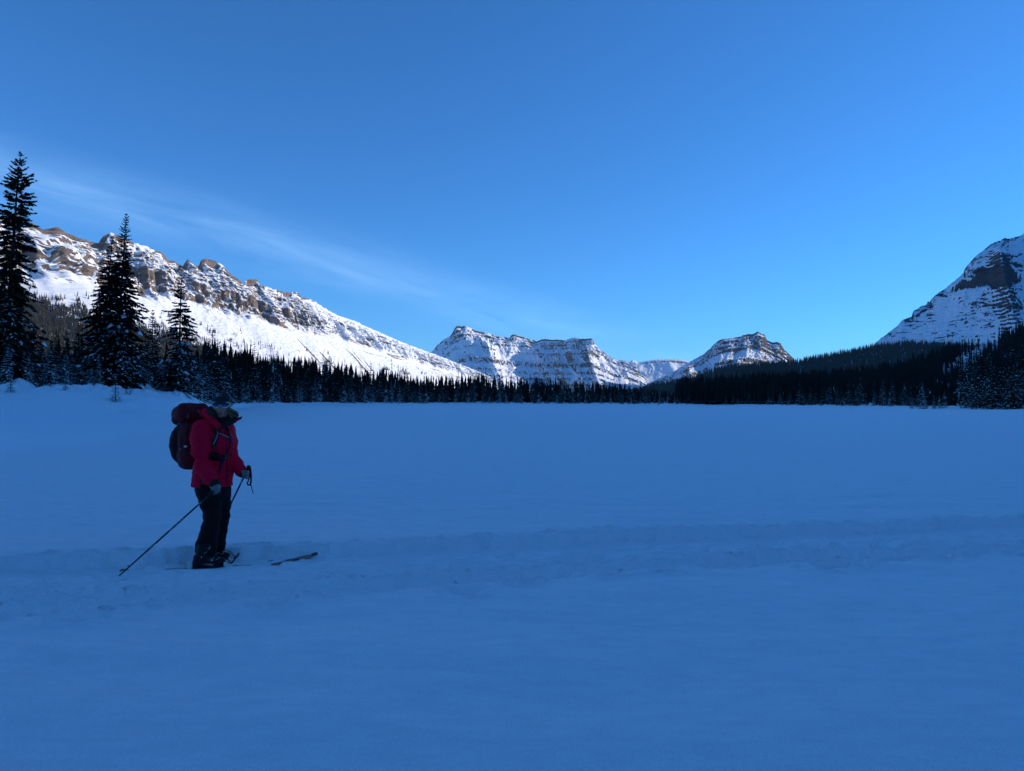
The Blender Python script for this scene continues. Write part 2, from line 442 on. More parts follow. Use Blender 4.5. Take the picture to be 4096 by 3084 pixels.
    crk = (ridged(SS / 21 + 0.6 * perlin(SS / 60, TT * 30, seed + 91), TT * 14, seed + 93, 3) - 0.5) * np.clip(TT * 30, 0, 1) * (1 - sstep(0.22, 0.4, TT)) * crack
    if crack > 0:                                             # blocky buttresses and thin ledges in the cliff zone
        zone = np.clip(TT * 30, 0, 1) * (1 - sstep(0.20, 0.30, TT))
        blk_ = np.round(2.2 * fbm(SS / 46, TT * 9, seed + 95, 3, 0.6)) / 2.2 * 9.0 + np.round(2.0 * fbm(SS / 17, TT * 22, seed + 97, 2)) / 2.0 * 3.5
        ph_ = (Zm + 0.06 * SS + 5 * fbm(SS / 120, TT * 4, seed + 99, 2)) / 13.0
        led = np.abs(ph_ - np.round(ph_)) * 2
        crk = crk * 0.6 + zone * (blk_ + 1.8 * sstep(0.25, 0.6, led))
    X = X + ox * crk; Y = Y + oy * crk
    P = np.stack((X, Y, Zm), -1)
    # slope -> bare rock
    du = np.gradient(P, axis=0); dv = np.gradient(P, axis=1)
    nr = np.cross(du, dv); nl = np.linalg.norm(nr, axis=-1) + 1e-9
    nz = np.abs(nr[..., 2]) / nl
    rock = sstep(thr[0], thr[1], nz)
    if streaks is not None: rock = np.maximum(rock, streaks(SS / s[-1], TT, SS))
    if extra_rock is not None: rock = np.clip(extra_rock(SS / s[-1], TT, SS, rock, P), 0, 1)
    # back slope
    nb = 14
    tb = (np.arange(1, nb + 1) / nb)[::-1]
    bk = np.asarray(back, float)
    PB = np.empty((nu, nb, 3))
    PB[..., 0] = R[:, 0][:, None] + bk[0] * tb; PB[..., 1] = R[:, 1][:, None] + bk[1] * tb
    PB[..., 2] = R[:, 2][:, None] * (1 - tb ** 0.8 * 1.02) + 8 * fbm(SS[:, :nb] / 90, tb * 9, seed + 43, 3) * (1 - tb)
    ALL = np.concatenate((PB, P), 1)
    RK = np.concatenate((np.full((nu, nb), 0.35), rock), 1)
    me = mesh_np(name, ALL.reshape(-1, 3), grid_faces(nu, nb + nt_), True, {'rock': RK})
    link(name, me, mat, label=label, kind='structure')
    return P, rock

# ---- left range: a long ridge falling away to the right
mat_left = mountain_mat('left_range', (0.50, 0.385, 0.29), (0.33, 0.265, 0.21), 0.07, 0.075, 11.0)
def dep_left(px): return np.interp(px, [-1500, 0, 500, 1000, 1500, 1900, 2100], [2050, 2450, 2800, 3250, 4100, 5400, 6400])
ridge_px = [(-1500, 640), (-900, 700), (-420, 760), (-250, 800), (-120, 815), (-40, 850), (20, 845), (59, 868), (90, 880), (122, 875), (150, 868), (179, 861), (192, 872), (217, 897), (224, 915), (249, 911),
            (262, 932), (275, 925), (288, 918), (297, 935), (325, 954), (360, 966), (393, 974), (405, 955), (428, 938), (446, 928), (462, 940), (475, 946), (505, 958), (542, 972),
            (575, 985), (601, 994), (640, 1008), (660, 1026), (668, 1042), (692, 1040), (705, 1052), (722, 1062), (730, 1066), (738, 1052), (750, 1038), (768, 1054), (780, 1064), (797, 1062), (802, 1044), (823, 1034),
            (845, 1040), (868, 1049), (890, 1062), (904, 1080), (915, 1092), (927, 1103), (950, 1114), (972, 1132), (980, 1132), (986, 1121), (1008, 1115), (1030, 1122), (1038, 1138), (1060, 1146), (1090, 1156), (1126, 1164),
            (1138, 1176), (1148, 1169), (1175, 1168), (1190, 1173), (1207, 1190), (1226, 1194), (1244, 1196), (1262, 1210), (1280, 1222), (1329, 1252), (1370, 1269), (1420, 1285), (1488, 1316),
            (1530, 1335), (1578, 1357), (1620, 1374), (1669, 1393), (1723, 1412), (1782, 1434), (1849, 1461), (1900, 1480), (1960, 1508), (2060, 1545), (2160, 1575)]
ridge = [at(px, py, dep_left(px)) for px, py in ridge_px]
def base_left(px):
    bp = np.interp(px, [-1500, 0, 500, 1000, 1500, 1900, 2160], [-700, 560, 980, 1400, 1800, 2080, 2230])
    bd = np.interp(px, [-1500, 0, 500, 1000, 1500, 1900, 2160], [1300, 1650, 2050, 2550, 3450, 4900, 6100])
    p = at(bp, 1600, bd); p[2] = 12
    return p
base = [base_left(px) for px, py in ridge_px]
_ls = resample(ridge, 0); LEFT_PX = lambda u: np.interp(u * _ls[-1], _ls, [p[0] for p in ridge_px])
def left_streaks(u, t, s):
    a = fbm(s / 26, t * 1.2 + s / 900, 301, 4, 0.6)
    band = sstep(0.30, 0.42, t) * (1 - sstep(0.60, 0.80, t))
    where = sstep(-0.05, 0.35, fbm(s / 190, t * 1.4, 305, 2))
    k = 0.72 * sstep(0.08, 0.55, a) * band * where
    dark = 0.6 * sstep(0.22, 0.5, fbm(s / 330, t * 26, 309, 4, 0.6)) * sstep(0.02, 0.06, t) * (1 - sstep(0.34, 0.44, t)) * sstep(1180, 1350, LEFT_PX(u))
    k = np.maximum(k, dark)
    low = 0.44 * sstep(0.1, 0.7, fbm(s / 30, t * 22, 308, 4, 0.6)) * sstep(0.55, 0.7, t)
    return np.maximum(k, low)
def left_extra(u, t, s, rock, P):
    rock = rock * (0.80 + 0.35 * fbm(s / 70, P[..., 2] / 14, 315, 3, 0.6))
    # crags only along the top: the aprons below are smooth snow; towards the far end the crags thin out
    top = 1 - sstep(0.30 + 0.05 * fbm(s / 120, t * 0, 311, 2), 0.38 + 0.05 * fbm(s / 120, t * 0, 312, 2), t)
    keep = np.clip(top + sstep(0.5, 0.62, rock) * 0 , 0, 1)
    st = left_streaks(u, t, s)
    fadeu = 1 - 0.85 * sstep(1120, 1400, LEFT_PX(u))
    return np.maximum(rock * keep * fadeu + 0.10 * top * fadeu, st)
P_LEFT, _ = mountain('left_range', ridge, base, (-900, 1100, 0), 1000, 300,
    [(0, 1), (0.03, 0.955), (0.10, 0.86), (0.20, 0.72), (0.34, 0.54), (0.5, 0.39), (0.7, 0.2), (0.85, 0.09), (1, 0)],
    [(0.97, 0.008, .7), (0.94, 0.008, .7), (0.90, 0.008, .6), (0.86, 0.008, .6), (0.82, 0.008, .6), (0.78, 0.008, .6), (0.74, 0.008, .8), (0.71, 0.008, .8), (0.67, 0.008, .7)],
    mat_left, 'long sunlit rocky range falling away to the right behind the spruces', 100, gully=(130, 30.0),
    gfn=lambda t: 1 - 0.95 * sstep(0.22, 0.33, t), ridge_rough=5.0, umap=lambda x: np.where(x < .05, x / .05 * .2, .2 + (x - .05) / .95 * .8), thr=(0.57, 0.42), extra_rock=left_extra, band_break=0.5,
    crag=[(0, 1), (0.014, 0.94), (0.055, 0.912), (0.064, 0.882), (0.10, 0.852), (0.107, 0.835), (0.155, 0.795), (0.180, 0.70), (0.198, 0.685), (0.208, 0.65), (0.34, 0.53), (0.5, 0.385), (0.7, 0.2), (0.85, 0.09), (1, 0)], crag_w=80.0, crack=5.5,
    crag_fade=lambda u: 1 - 0.95 * sstep(1050, 1400, LEFT_PX(u)))

# ---- middle massif at the head of the valley
mat_mid = mountain_mat('middle_massif', (0.17, 0.155, 0.15), (0.13, 0.125, 0.125), 0.03, 0.022, 16.0)
mid_px = [(1560, 1560), (1640, 1490), (1722, 1411), (1735, 1398), (1752, 1378), (1778, 1356), (1800, 1345), (1810, 1331), (1818, 1316), (1826, 1304), (1838, 1303), (1848, 1308), (1857, 1302),
          (1880, 1311), (1900, 1322), (1925, 1328), (1960, 1334), (1984, 1346), (2010, 1346), (2030, 1352), (2038, 1352), (2044, 1341), (2058, 1338), (2080, 1345), (2105, 1352), (2130, 1360), (2150, 1366),
          (2165, 1358), (2180, 1356), (2205, 1360), (2230, 1358), (2260, 1362), (2285, 1352), (2300, 1351), (2320, 1356), (2345, 1355), (2366, 1354), (2374, 1370), (2390, 1388), (2404, 1400), (2416, 1408), (2430, 1420),
          (2460, 1438), (2500, 1443), (2530, 1452), (2548, 1466), (2556, 1490), (2580, 1508), (2605, 1530), (2640, 1560), (2700, 1600)]
def dep_mid(px): return np.interp(px, [1560, 1850, 2150, 2370, 2700], [6900, 7100, 7300, 6700, 6300])
ridge = [at(px, py, dep_mid(px)) for px, py in mid_px]
def base_mid(px):
    p = at(px + np.interp(px, [1560, 2000, 2370, 2700], [60, 60, 60, 40]), 1600, dep_mid(px) - np.interp(px, [1560, 1850, 2300, 2700], [1500, 1900, 1700, 700])); p[2] = 30; return p
def mid_rock(u, t, s, rock, P):
    st = 0.42 * sstep(0.1, 0.55, fbm(s / 160, t * 40, 331, 4, 0.65))
    return np.maximum(rock, st * (0.35 + 0.65 * sstep(-0.1, 0.4, fbm(s / 500, t * 3, 333, 2))))
mountain('middle_massif', ridge, [base_mid(px) for px, _ in mid_px], (300, 1800, 0), 620, 200,
    [(0, 1), (0.05, 0.93), (0.15, 0.78), (0.3, 0.58), (0.5, 0.38), (0.75, 0.17), (1, 0)],
    [(0.94, 0.022, 1.0), (0.88, 0.018, 1.0), (0.82, 0.018, 1.0), (0.70, 0.02, .7), (0.50, 0.045, 1.0), (0.36, 0.022, 0.9), (0.27, 0.022, 1.0), (0.18, 0.02, 0.8)],
    mat_mid, 'banded snowy massif at the head of the valley in the middle distance', 120, gully=(300, 40.0), ridge_rough=4.0, thr=(0.64, 0.46),
    spurs=[(0.30, 0.05, 0.95, 130, 260, 100), (0.48, 0.05, 0.6, 100, 140, 60), (0.56, 0.1, 0.75, 90, 170, 60), (0.63, 0.1, 0.75, 80, 150, 40), (0.70, 0.03, 0.8, 130, 190, 80), (0.12, 0.0, 0.9, 100, 120, -100)],
    extra_rock=mid_rock, band_break=0.5,
    crag=[(0, 1), (0.012, 0.955), (0.035, 0.935), (0.045, 0.90), (0.08, 0.87), (0.09, 0.835), (0.15, 0.78), (0.3, 0.58), (0.33, 0.50), (0.48, 0.40), (0.5, 0.36), (0.6, 0.29), (0.615, 0.26), (0.75, 0.17), (1, 0)], crag_w=200.0, crag_break=0.15)

# ---- low glacier saddle behind, then the blunt peak right of it
sad_px = [(2380, 1560), (2440, 1480), (2480, 1449), (2519, 1449), (2523, 1445), (2530, 1440), (2540, 1442), (2548, 1449), (2556, 1450), (2590, 1443), (2630, 1438), (2680, 1437), (2720, 1438), (2750, 1443), (2800, 1460), (2900, 1540)]
ridge = [at(px, py, 9300) for px, py in sad_px]
def base_sad(px):
    p = at(px, 1600, 8000); p[2] = 40; return p
mountain('snow_saddle', ridge, [base_sad(px) for px, _ in sad_px], (0, 1500, 0), 260, 80,
    [(0, 1), (0.1, 0.93), (0.3, 0.74), (0.5, 0.5), (1, 0)], [(0.93, 0.035, 1.0), (0.60, 0.02, 0.6)], mat_mid,
    'low snowy saddle with a thin cliff band between the two far peaks', 130, gully=(400, 40.0), ridge_rough=3.0, thr=(0.80, 0.62), band_break=0.6)

mat_peak = mountain_mat('blunt_peak', (0.19, 0.165, 0.155), (0.14, 0.13, 0.13), 0.03, 0.024, 16.0)
peak_px = [(2440, 1600), (2540, 1560), (2640, 1510), (2700, 1482), (2760, 1446), (2790, 1430), (2820, 1412), (2842, 1394), (2848, 1384), (2862, 1372), (2880, 1358), (2905, 1355), (2930, 1350), (2960, 1347), (2975, 1340), (2990, 1336), (3005, 1338),
           (3020, 1332), (3030, 1326), (3042, 1334), (3058, 1336), (3064, 1352), (3072, 1364), (3090, 1370), (3110, 1368), (3122, 1374), (3132, 1390), (3140, 1402), (3158, 1416), (3170, 1430), (3180, 1442), (3210, 1470), (3260, 1520), (3330, 1590)]
def dep_peak(px): return np.interp(px, [2440, 3030, 3330], [5600, 6000, 5900])
ridge = [at(px, py, dep_peak(px)) for px, py in peak_px]
def base_peak(px):
    p = at(np.interp(px, [2440, 2850, 3050, 3330], [2520, 2820, 3000, 3250]), 1600, dep_peak(px) - np.interp(px, [2440, 2850, 3330], [400, 1300, 900])); p[2] = 40; return p
def peak_rock(u, t, s, rock, P):
    right = sstep(0.62, 0.78, u)
    st = 0.55 * sstep(-0.1, 0.5, fbm(s / 60, t * 22, 341, 4, 0.65)) * (0.55 + 0.45 * right)
    cap = 0.5 * (1 - sstep(0.12, 0.3, t)) * sstep(0.3, 0.42, u)
    return np.maximum(np.maximum(rock, st), cap * sstep(-0.3, 0.3, fbm(s / 120, t * 20, 345, 3)))
mountain('blunt_peak', ridge, [base_peak(px) for px, _ in peak_px], (300, 1300, 0), 480, 180,
    [(0, 1), (0.05, 0.90), (0.15, 0.74), (0.3, 0.56), (0.5, 0.36), (0.75, 0.16), (1, 0)],
    [(0.93, 0.03, 1.0), (0.84, 0.02, 1.0), (0.76, 0.02, 1.0), (0.55, 0.04, 1.0), (0.40, 0.02, 0.7)],
    mat_peak, 'blunt grey rock peak above the dark forested hill', 140, gully=(240, 42.0), ridge_rough=4.0, thr=(0.66, 0.48),
    spurs=[(0.36, 0.02, 0.95, 110, 260, 60), (0.62, 0.25, 0.9, 90, 150, 60)], extra_rock=peak_rock, band_break=0.6,
    crag=[(0, 1), (0.02, 0.94), (0.05, 0.90), (0.065, 0.85), (0.12, 0.79), (0.14, 0.74), (0.2, 0.68), (0.3, 0.58), (0.33, 0.5), (0.5, 0.36), (0.75, 0.16), (1, 0)], crag_w=160.0, crag_break=0.3)

# ---- right mountain: a pyramid whose ridge runs on to the right and back past the camera, shading the lake
mat_right = mountain_mat('right_mountain', (0.17, 0.14, 0.125), (0.12, 0.11, 0.11), 0.06, 0.055, 8.0)
rt_px = [(3100, 1590), (3200, 1540), (3330, 1475), (3420, 1425), (3492, 1383), (3531, 1347), (3560, 1326), (3588, 1306), (3600, 1288), (3614, 1278), (3646, 1268), (3652, 1246), (3666, 1238), (3684, 1226), (3700, 1222), (3708, 1212), (3712, 1202), (3716, 1212),
         (3726, 1196), (3742, 1180), (3780, 1155), (3828, 1116), (3856, 1090), (3858, 1078), (3872, 1060), (3896, 1030), (3915, 1016), (3934, 1003), (3955, 984), (3972, 972), (4000, 964), (4016, 953), (4030, 955), (4050, 954), (4069, 949), (4082, 942), (4096, 934), (4160, 890), (4240, 850)]
def dep_rt(px): return np.interp(px, [3100, 3492, 3860, 4240], [2500, 2650, 2850, 3050])
ridge = [at(px, py, dep_rt(px)) for px, py in rt_px] + [np.array(p, float) for p in ((2560, 2950, 860), (2620, 2500, 870), (2450, 1900, 870), (2250, 1200, 850), (2150, 500, 820), (2100, -300, 780), (2150, -1200, 740), (2300, -2200, 680))]
def base_rt(px):
    p = at(np.interp(px, [3100, 3492, 3860, 4240], [3180, 3560, 3960, 4330]), 1600, np.interp(px, [3100, 3492, 3860, 4240], [2350, 2000, 1650, 1500])); p[2] = 25; return p
base = [base_rt(px) for px, _ in rt_px] + [np.array(p, float) for p in ((1330, 1450, 25), (1250, 1300, 25), (1150, 1050, 25), (1000, 600, 25), (900, 100, 25), (850, -600, 25), (900, -1300, 25), (1000, -2200, 25))]
def rt_umap(x): return np.where(x < 0.86, x / 0.86 * 0.285, 0.285 + (x - 0.86) / 0.14 * 0.715)
def rt_rock(u, t, s, rock, P):
    st = 0.80 * sstep(-0.05, 0.6, fbm(s / 70, P[..., 2] / 8, 351, 4, 0.65)) * sstep(-0.3, 0.25, fbm(s / 200, t * 6, 353, 3)) * (1 - 0.5 * sstep(0.5, 0.8, t))
    st = np.maximum(st, 0.62 * (1 - sstep(0.03, 0.10, t)) * sstep(-0.05, 0.35, fbm(s / 45, t * 30, 355, 3)))
    x, y = pix(P)
    wob = 14 * fbm(x / 40, y / 25, 357, 3)
    # the big dark cliff below the upper snowfields, and thinner bands left and below it
    big = sstep(3885, 3915, x + wob) * (1 - sstep(4040, 4062, x + wob)) * sstep(1058, 1072, y + wob) * (1 - sstep(1138, 1152, y + wob - 0.1 * (x - 3950)))
    band = np.zeros_like(x)
    for (xa, xb, ya, yb, wd) in ((3880, 4100, 1212, 1228, 12), (3740, 3800, 1176, 1190, 9), (3655, 3712, 1268, 1236, 12), (3610, 3650, 1290, 1282, 8), (3860, 3950, 1098, 1128, 8), (4000, 4100, 1050, 1062, 14), (3930, 4100, 1030, 1020, 8), (4060, 4100, 1190, 1230, 16), (3830, 3880, 1090, 1060, 8)):
        yy = ya + (yb - ya) * (x - xa) / (xb - xa)
        band = np.maximum(band, sstep(xa - 10, xa + 15, x) * (1 - sstep(xb - 15, xb + 10, x)) * np.exp(-((y + wob * 0.6 - yy) / wd) ** 2))
    return np.maximum(np.maximum(rock * 0.9, st * 0.85), np.maximum(0.74 * big, 0.62 * band))
mountain('right_mountain', ridge, base, (900, 500, 0), 620, 260,
    [(0, 1), (0.05, 0.92), (0.15, 0.79), (0.3, 0.62), (0.5, 0.40), (0.75, 0.17), (1, 0)],
    [],
    mat_right, 'steep snowy mountain with dark cliff bands rising out of frame', 150, gully=(320, 9.0), ridge_rough=3.0, thr=(0.66, 0.48),
    spurs=[(0.16, 0.02, 0.95, 70, 130, 60), (0.215, 0.1, 0.9, 60, 120, 40)], extra_rock=rt_rock, band_break=0.45, umap=rt_umap,
    abs_terr=[(446, 30, 1.3)] + [(z_, 5.0, 0.75) for z_ in range(150, 420, 15)] + [(z_, 5.0, 0.75) for z_ in range(488, 900, 14)])
# ------------------------------------------------------------------ forested hills on the right
mat_floor, t, b = new_mat('forest_floor', 0.9, None, 0.1)
tc = N(t, 'ShaderNodeTexCoord')
n1 = noise_node(t, 0.05, 6, 0.7, tc.outputs['Object'])
r_ = ramp(t, n1.outputs[0], [(0.34, (0.05, 0.05, 0.045)), (0.44, (0.4, 0.4, 0.4)), (0.55, (0.8, 0.82, 0.85))])
L(t, r_.outputs[0], b.inputs['Base Color'])

def hill(name, ridge, base, label, back, seed, nu=240, nt_=60):
    ridge, base = np.asarray(ridge, float), np.asarray(base, float)
    s = resample(ridge, nu); S = np.linspace(0, s[-1], nu)
    R = np.stack([np.interp(S, s, ridge[:, k]) for k in range(3)], -1)
    B = np.stack([np.interp(S, s, base[:, k]) for k in range(3)], -1)
    T = np.linspace(0, 1, nt_)
    SS, TT = np.meshgrid(S, T, indexing='ij')
    P = R[:, None] * (1 - TT[..., None]) + B[:, None] * TT[..., None]
    h = np.interp(TT, [0, 0.15, 0.5, 0.8, 1], [1, 0.9, 0.5, 0.16, 0])
    P[..., 2] = B[:, 2][:, None] + (R[:, 2] - B[:, 2])[:, None] * h + 5 * fbm(SS / 90, TT * 4, seed, 3) * np.clip(TT * 6, 0, 1) * (1 - TT)
    nb = 8; tb = (np.arange(1, nb + 1) / nb)[::-1]
    PB = R[:, None] + np.asarray(back, float) * tb[None, :, None]
    PB[..., 2] = R[:, 2][:, None] * (1 - tb ** 1.3)
    me = mesh_np(name, np.concatenate((PB, P), 1).reshape(-1, 3), grid_faces(nu, nb + nt_))
    link(name, me, mat_floor, label=label, kind='structure')
    return P

nh = [(2700, 1612, 620), (2900, 1600, 620), (3100, 1585, 640), (3300, 1562, 680), (3492, 1530, 720), (3612, 1500, 760), (3732, 1458, 800), (3876, 1398, 840), (4000, 1362, 870), (4096, 1338, 890), (4300, 1280, 930), (4700, 1180, 1000), (5400, 1050, 1100)]
P_NEAR = hill('right_hill', [at(*p) for p in nh], [np.array((at(p[0] + 20, 1600, 1)[0] * d, d, 2.5)) for p, d in zip(nh, [520, 500, 440, 470, 540, 590, 640, 690, 720, 740, 770, 820, 900])],
              'dark forested hillside falling to the right shore of the lake', (300, 250, 0), 201)
fh = [(2480, 1600, 1900), (2608, 1560, 1900), (2726, 1540, 1850), (2862, 1496, 1800), (2988, 1476, 1800), (3178, 1464, 1800), (3359, 1433, 1800), (3500, 1402, 1800), (3627, 1386, 1800), (3760, 1392, 1800), (3900, 1400, 1800), (4100, 1400, 1750), (4400, 1390, 1700)]
P_FAR = hill('far_hill', [at(*p) for p in fh], [np.array((at(p[0] + 30, 1600, 1)[0] * d, d, 6)) for p, d in zip(fh, [1500, 1350, 1200, 1050, 980, 950, 950, 960, 1000, 1040, 1080, 1100, 1100])],
             'long low forested hill beyond the right shore, below the snowy peaks', (200, 900, 0), 211, nu=300)

P_SHADE = hill('shade_hill', [np.array(p, float) for p in ((-2200, -500, 110), (-1400, -620, 120), (-700, -560, 90), (-250, -470, 72), (100, -430, 66), (450, -450, 72), (900, -520, 95), (1500, -650, 150))],  # unseen hill added behind the camera; dims snow walls and figure facing it
              [np.array(p, float) for p in ((-1500, 40, 3), (-900, -20, 3), (-420, -50, 2), (-170, -70, 1.5), (20, -80, 1.5), (220, -75, 1.5), (520, -60, 2), (800, -60, 3))],
              'unseen forested hill added behind the camera to block low sky light', (0, -500, 0), 221, nu=120)

# ------------------------------------------------------------------ conifers
def foliage_mat(name, base, var=0.5, alpha_frost=False):
    m, t, b = new_mat(name, 0.9, None, 0.05)
    tc = N(t, 'ShaderNodeTexCoord'); oi = N(t, 'ShaderNodeObjectInfo')
    n = noise_node(t, 0.7, 3, 0.6, tc.outputs['Object'])
    c = ramp(t, n.outputs[0], [(0.3, tuple(x * (1 - var) for x in base)), (0.7, tuple(x * (1 + var) for x in base))])
    hs = N(t, 'ShaderNodeHueSaturation'); L(t, M2(t, 'MULTIPLY_ADD', oi.outputs['Random'], 0.6, 0.7), hs.inputs['Value'])
    L(t, c.outputs[0], hs.inputs['Color']); L(t, hs.outputs[0], b.inputs['Base Color'])
    return m
mat_needle = foliage_mat('spruce_needles', (0.016, 0.022, 0.014))
mat_far_needle = foliage_mat('hill_needles', (0.016, 0.019, 0.014))
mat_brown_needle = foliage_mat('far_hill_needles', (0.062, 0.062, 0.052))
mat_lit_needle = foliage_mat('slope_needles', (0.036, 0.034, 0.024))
mat_bark, t, b = new_mat('bark', 0.95, (0.05, 0.038, 0.03), 0.05)
tc = N(t, 'ShaderNodeTexCoord'); mp = N(t, 'ShaderNodeMapping'); mp.inputs['Scale'].default_value = (9, 9, 1.6); L(t, tc.outputs['Object'], mp.inputs[0])
n = noise_node(t, 1.5, 5, 0.65, mp.outputs[0]); c = ramp(t, n.outputs[0], [(0.35, (0.025, 0.02, 0.017)), (0.7, (0.085, 0.066, 0.052))]); L(t, c.outputs[0], b.inputs['Base Color'])
bump(t, b, n.outputs[0], 0.8, 0.03)
mat_deadwood, t, b = new_mat('dead_wood', 0.9, (0.30, 0.28, 0.26), 0.05)
mat_tsnow, t, b = new_mat('bough_snow', 0.8, SNOW, 0.1)

def tube(points, radii, sides=7):
    points = np.asarray(points, float); n = len(points)
    tg = np.gradient(points, axis=0); tg /= np.linalg.norm(tg, axis=1)[:, None] + 1e-9
    ref = np.array((0, 0, 1.0)) if abs(tg[:, 2]).mean() < 0.8 else np.array((1.0, 0, 0))
    a = np.cross(tg, ref); a /= np.linalg.norm(a, axis=1)[:, None] + 1e-9
    c = np.cross(tg, a)
    ang = np.linspace(0, 2 * math.pi, sides, endpoint=False)
    V = points[:, None] + np.asarray(radii, float)[:, None, None] * (np.cos(ang)[None, :, None] * a[:, None] + np.sin(ang)[None, :, None] * c[:, None])
    V = V.reshape(-1, 3)
    i, j = np.meshgrid(np.arange(n - 1), np.arange(sides), indexing='ij')
    q0 = i * sides + j; q1 = i * sides + (j + 1) % sides
    F = np.stack((q0, q1, q1 + sides, q0 + sides), -1).reshape(-1, 4)
    V = np.vstack((V, points[0], points[-1]))
    k = np.arange(sides)
    cap0 = np.stack((np.full(sides, n * sides), (k + 1) % sides, k), -1)
    o = (n - 1) * sides
    cap1 = np.stack((np.full(sides, n * sides + 1), o + k, o + (k + 1) % sides), -1)
    return V, [F, np.vstack((cap0, cap1))]

def conifer(height, shape, seed, whorl=0.3, nbr=6, stations=5, blade_w=0.11, base_h=0.06, snow_p=0.3, droop=0.25, snow_top=0.75,
            lump_p=0.02, lean=(0, 0), gap=0.12, twig=0.42):
    """returns (crown verts, faces), (snow verts, faces), (trunk verts, faces); shape: radius by height fraction"""
    r = np.random.default_rng(seed)
    shp = table(shape)
    zs = np.arange(base_h * height, height * 0.995, whorl)
    zs = zs + r.uniform(-.3, .3, len(zs)) * whorl
    hz = np.repeat(zs, nbr); m = len(hz)
    hf = hz / height
    az = np.tile(np.arange(nbr) * 2 * math.pi / nbr, len(zs)) + np.repeat(r.uniform(0, 6.28, len(zs)), nbr) + r.uniform(-.45, .45, m)
    Lb = shp(hf) * r.uniform(0.55, 1.12, m) * (1 + 0.22 * perlin(hz * 0.9 / 1.0, np.cos(az) * 1.5 + 7, seed)) * (1 + 0.25 * perlin(hz * 0.35, az * 0.8, seed + 3))
    keep = r.uniform(0, 1, m) > gap + 0.45 * np.maximum(perlin(hz * 0.8, az * 1.1, seed + 5), 0)
    hz, hf, az, Lb = hz[keep], hf[keep], az[keep], np.maximum(Lb[keep], 0.05)
    m = len(hz)
    pitch = np.interp(hf, [0, 0.4, 0.75, 1], [-0.32, -0.16, 0.12, 0.75]) + r.normal(0, 0.10, m)
    dr = droop * np.interp(hf, [0, 0.7, 1], [1.1, 0.8, 0.0]) * r.uniform(0.6, 1.4, m)
    upturn = 0.22
    crown_v, snow_v = [], []
    ax, ay = lean
    dirh = np.stack((np.cos(az), np.sin(az), 0 * az), -1)
    side = np.stack((-np.sin(az), np.cos(az), 0 * az), -1)
    for k in range(stations):
        s = 0.14 + 0.86 * (k + 0.5) / stations + r.uniform(-.08, .08, m)
        zoff = Lb * (pitch * s - dr * s * s + upturn * s ** 4 * 0.6)
        C = dirh * (s * Lb)[:, None]; C[:, 2] += hz + zoff
        C[:, 0] += ax * hf ** 2; C[:, 1] += ay * hf ** 2
        slope = pitch - 2 * dr * s + 2.4 * upturn * s ** 3 * 0.6
        for kind in (-1, 1, 0, 2):
            n = m
            ln = np.maximum(Lb * twig * (1.15 - 0.75 * s), 0.16 * np.clip(Lb / 0.7, 0.35, 1)) * r.uniform(0.6, 1.25, n)
            if kind == 0: ang = r.normal(0, .2, n); ln = ln * 0.9 + 0.5 * Lb / stations
            elif kind == 2: ang = r.uniform(-2.0, 2.0, n); ln = ln * 0.6
            else: ang = kind * r.uniform(0.55, 1.1, n)
            d = dirh * np.cos(ang)[:, None] + side * np.sin(ang)[:, None]
            dz = slope * np.cos(ang) * 0.8 - r.uniform(0.0, 0.35, n) - (0.9 if kind == 2 else 0.0) * r.uniform(0.2, 1, n)
            d = d + np.stack((0 * dz, 0 * dz, dz), -1); d /= np.linalg.norm(d, axis=1)[:, None]
            wv = np.cross(d, np.array((0, 0, 1.0))); wv /= np.linalg.norm(wv, axis=1)[:, None] + 1e-9
            up = np.cross(wv, d)
            roll = r.normal(0, 0.7, n)
            wv = wv * np.cos(roll)[:, None] + up * np.sin(roll)[:, None]
            w = blade_w * r.uniform(0.6, 1.3, n) * np.clip(Lb / 0.8, 0.4, 1)
            p0 = C; p2 = C + d * ln[:, None]
            mid = C + d * (ln * 0.42)[:, None]; mid[:, 2] += 0.03 * ln
            crown_v.append(np.stack((p0, mid - wv * w[:, None], p2, mid + wv * w[:, None]), 1))
            # snow pillows on the upper side
            p = snow_p * np.interp(hf, [0, 0.35, snow_top, 1], [1.25, 1.0, 0.25, 0.06]) * (0.5 if kind == 2 else 1) * (1 + 0.9 * perlin(hz * 0.5, az * 0.9, seed + 9))
            sel = r.uniform(0, 1, n) < p
            if sel.any():
                cc = mid[sel] + np.array((0, 0, 0.018)); ww = w[sel] * r.uniform(0.55, 1.15, sel.sum()); l2 = ln[sel] * 0.42 * r.uniform(0.5, 1.0, sel.sum())
                big = r.uniform(0, 1, sel.sum()) < lump_p
                ww = np.where(big, ww * 2.6, ww); l2 = np.where(big, np.maximum(l2, ww), l2)
                a_ = np.arange(6) * math.pi / 3
                dd, vv = d[sel], np.cross(d[sel], np.array((0, 0, 1.0)))
                ring = cc[:, None] + dd[:, None] * (np.cos(a_)[None, :, None] * l2[:, None, None]) + vv[:, None] * (np.sin(a_)[None, :, None] * ww[:, None, None])
                ring[..., 2] -= 0.25 * ww[:, None]
                top = cc + np.stack((0 * ww, 0 * ww, ww * np.where(big, 0.75, 0.45)), -1)
                snow_v.append(np.concatenate((ring, top[:, None]), 1))
    CV = np.concatenate(crown_v).reshape(-1, 3)
    q = np.arange(len(CV) // 4)[:, None] * 4
    CF = np.vstack((q + np.array((0, 1, 2)), q + np.array((0, 2, 3))))
    if snow_v:
        SV = np.concatenate(snow_v).reshape(-1, 3); q = np.arange(len(SV) // 7)[:, None] * 7
        SF = np.vstack([q + np.array((k, (k + 1) % 6, 6)) for k in range(6)])
    else: SV, SF = np.zeros((0, 3)), np.zeros((0, 3), int)
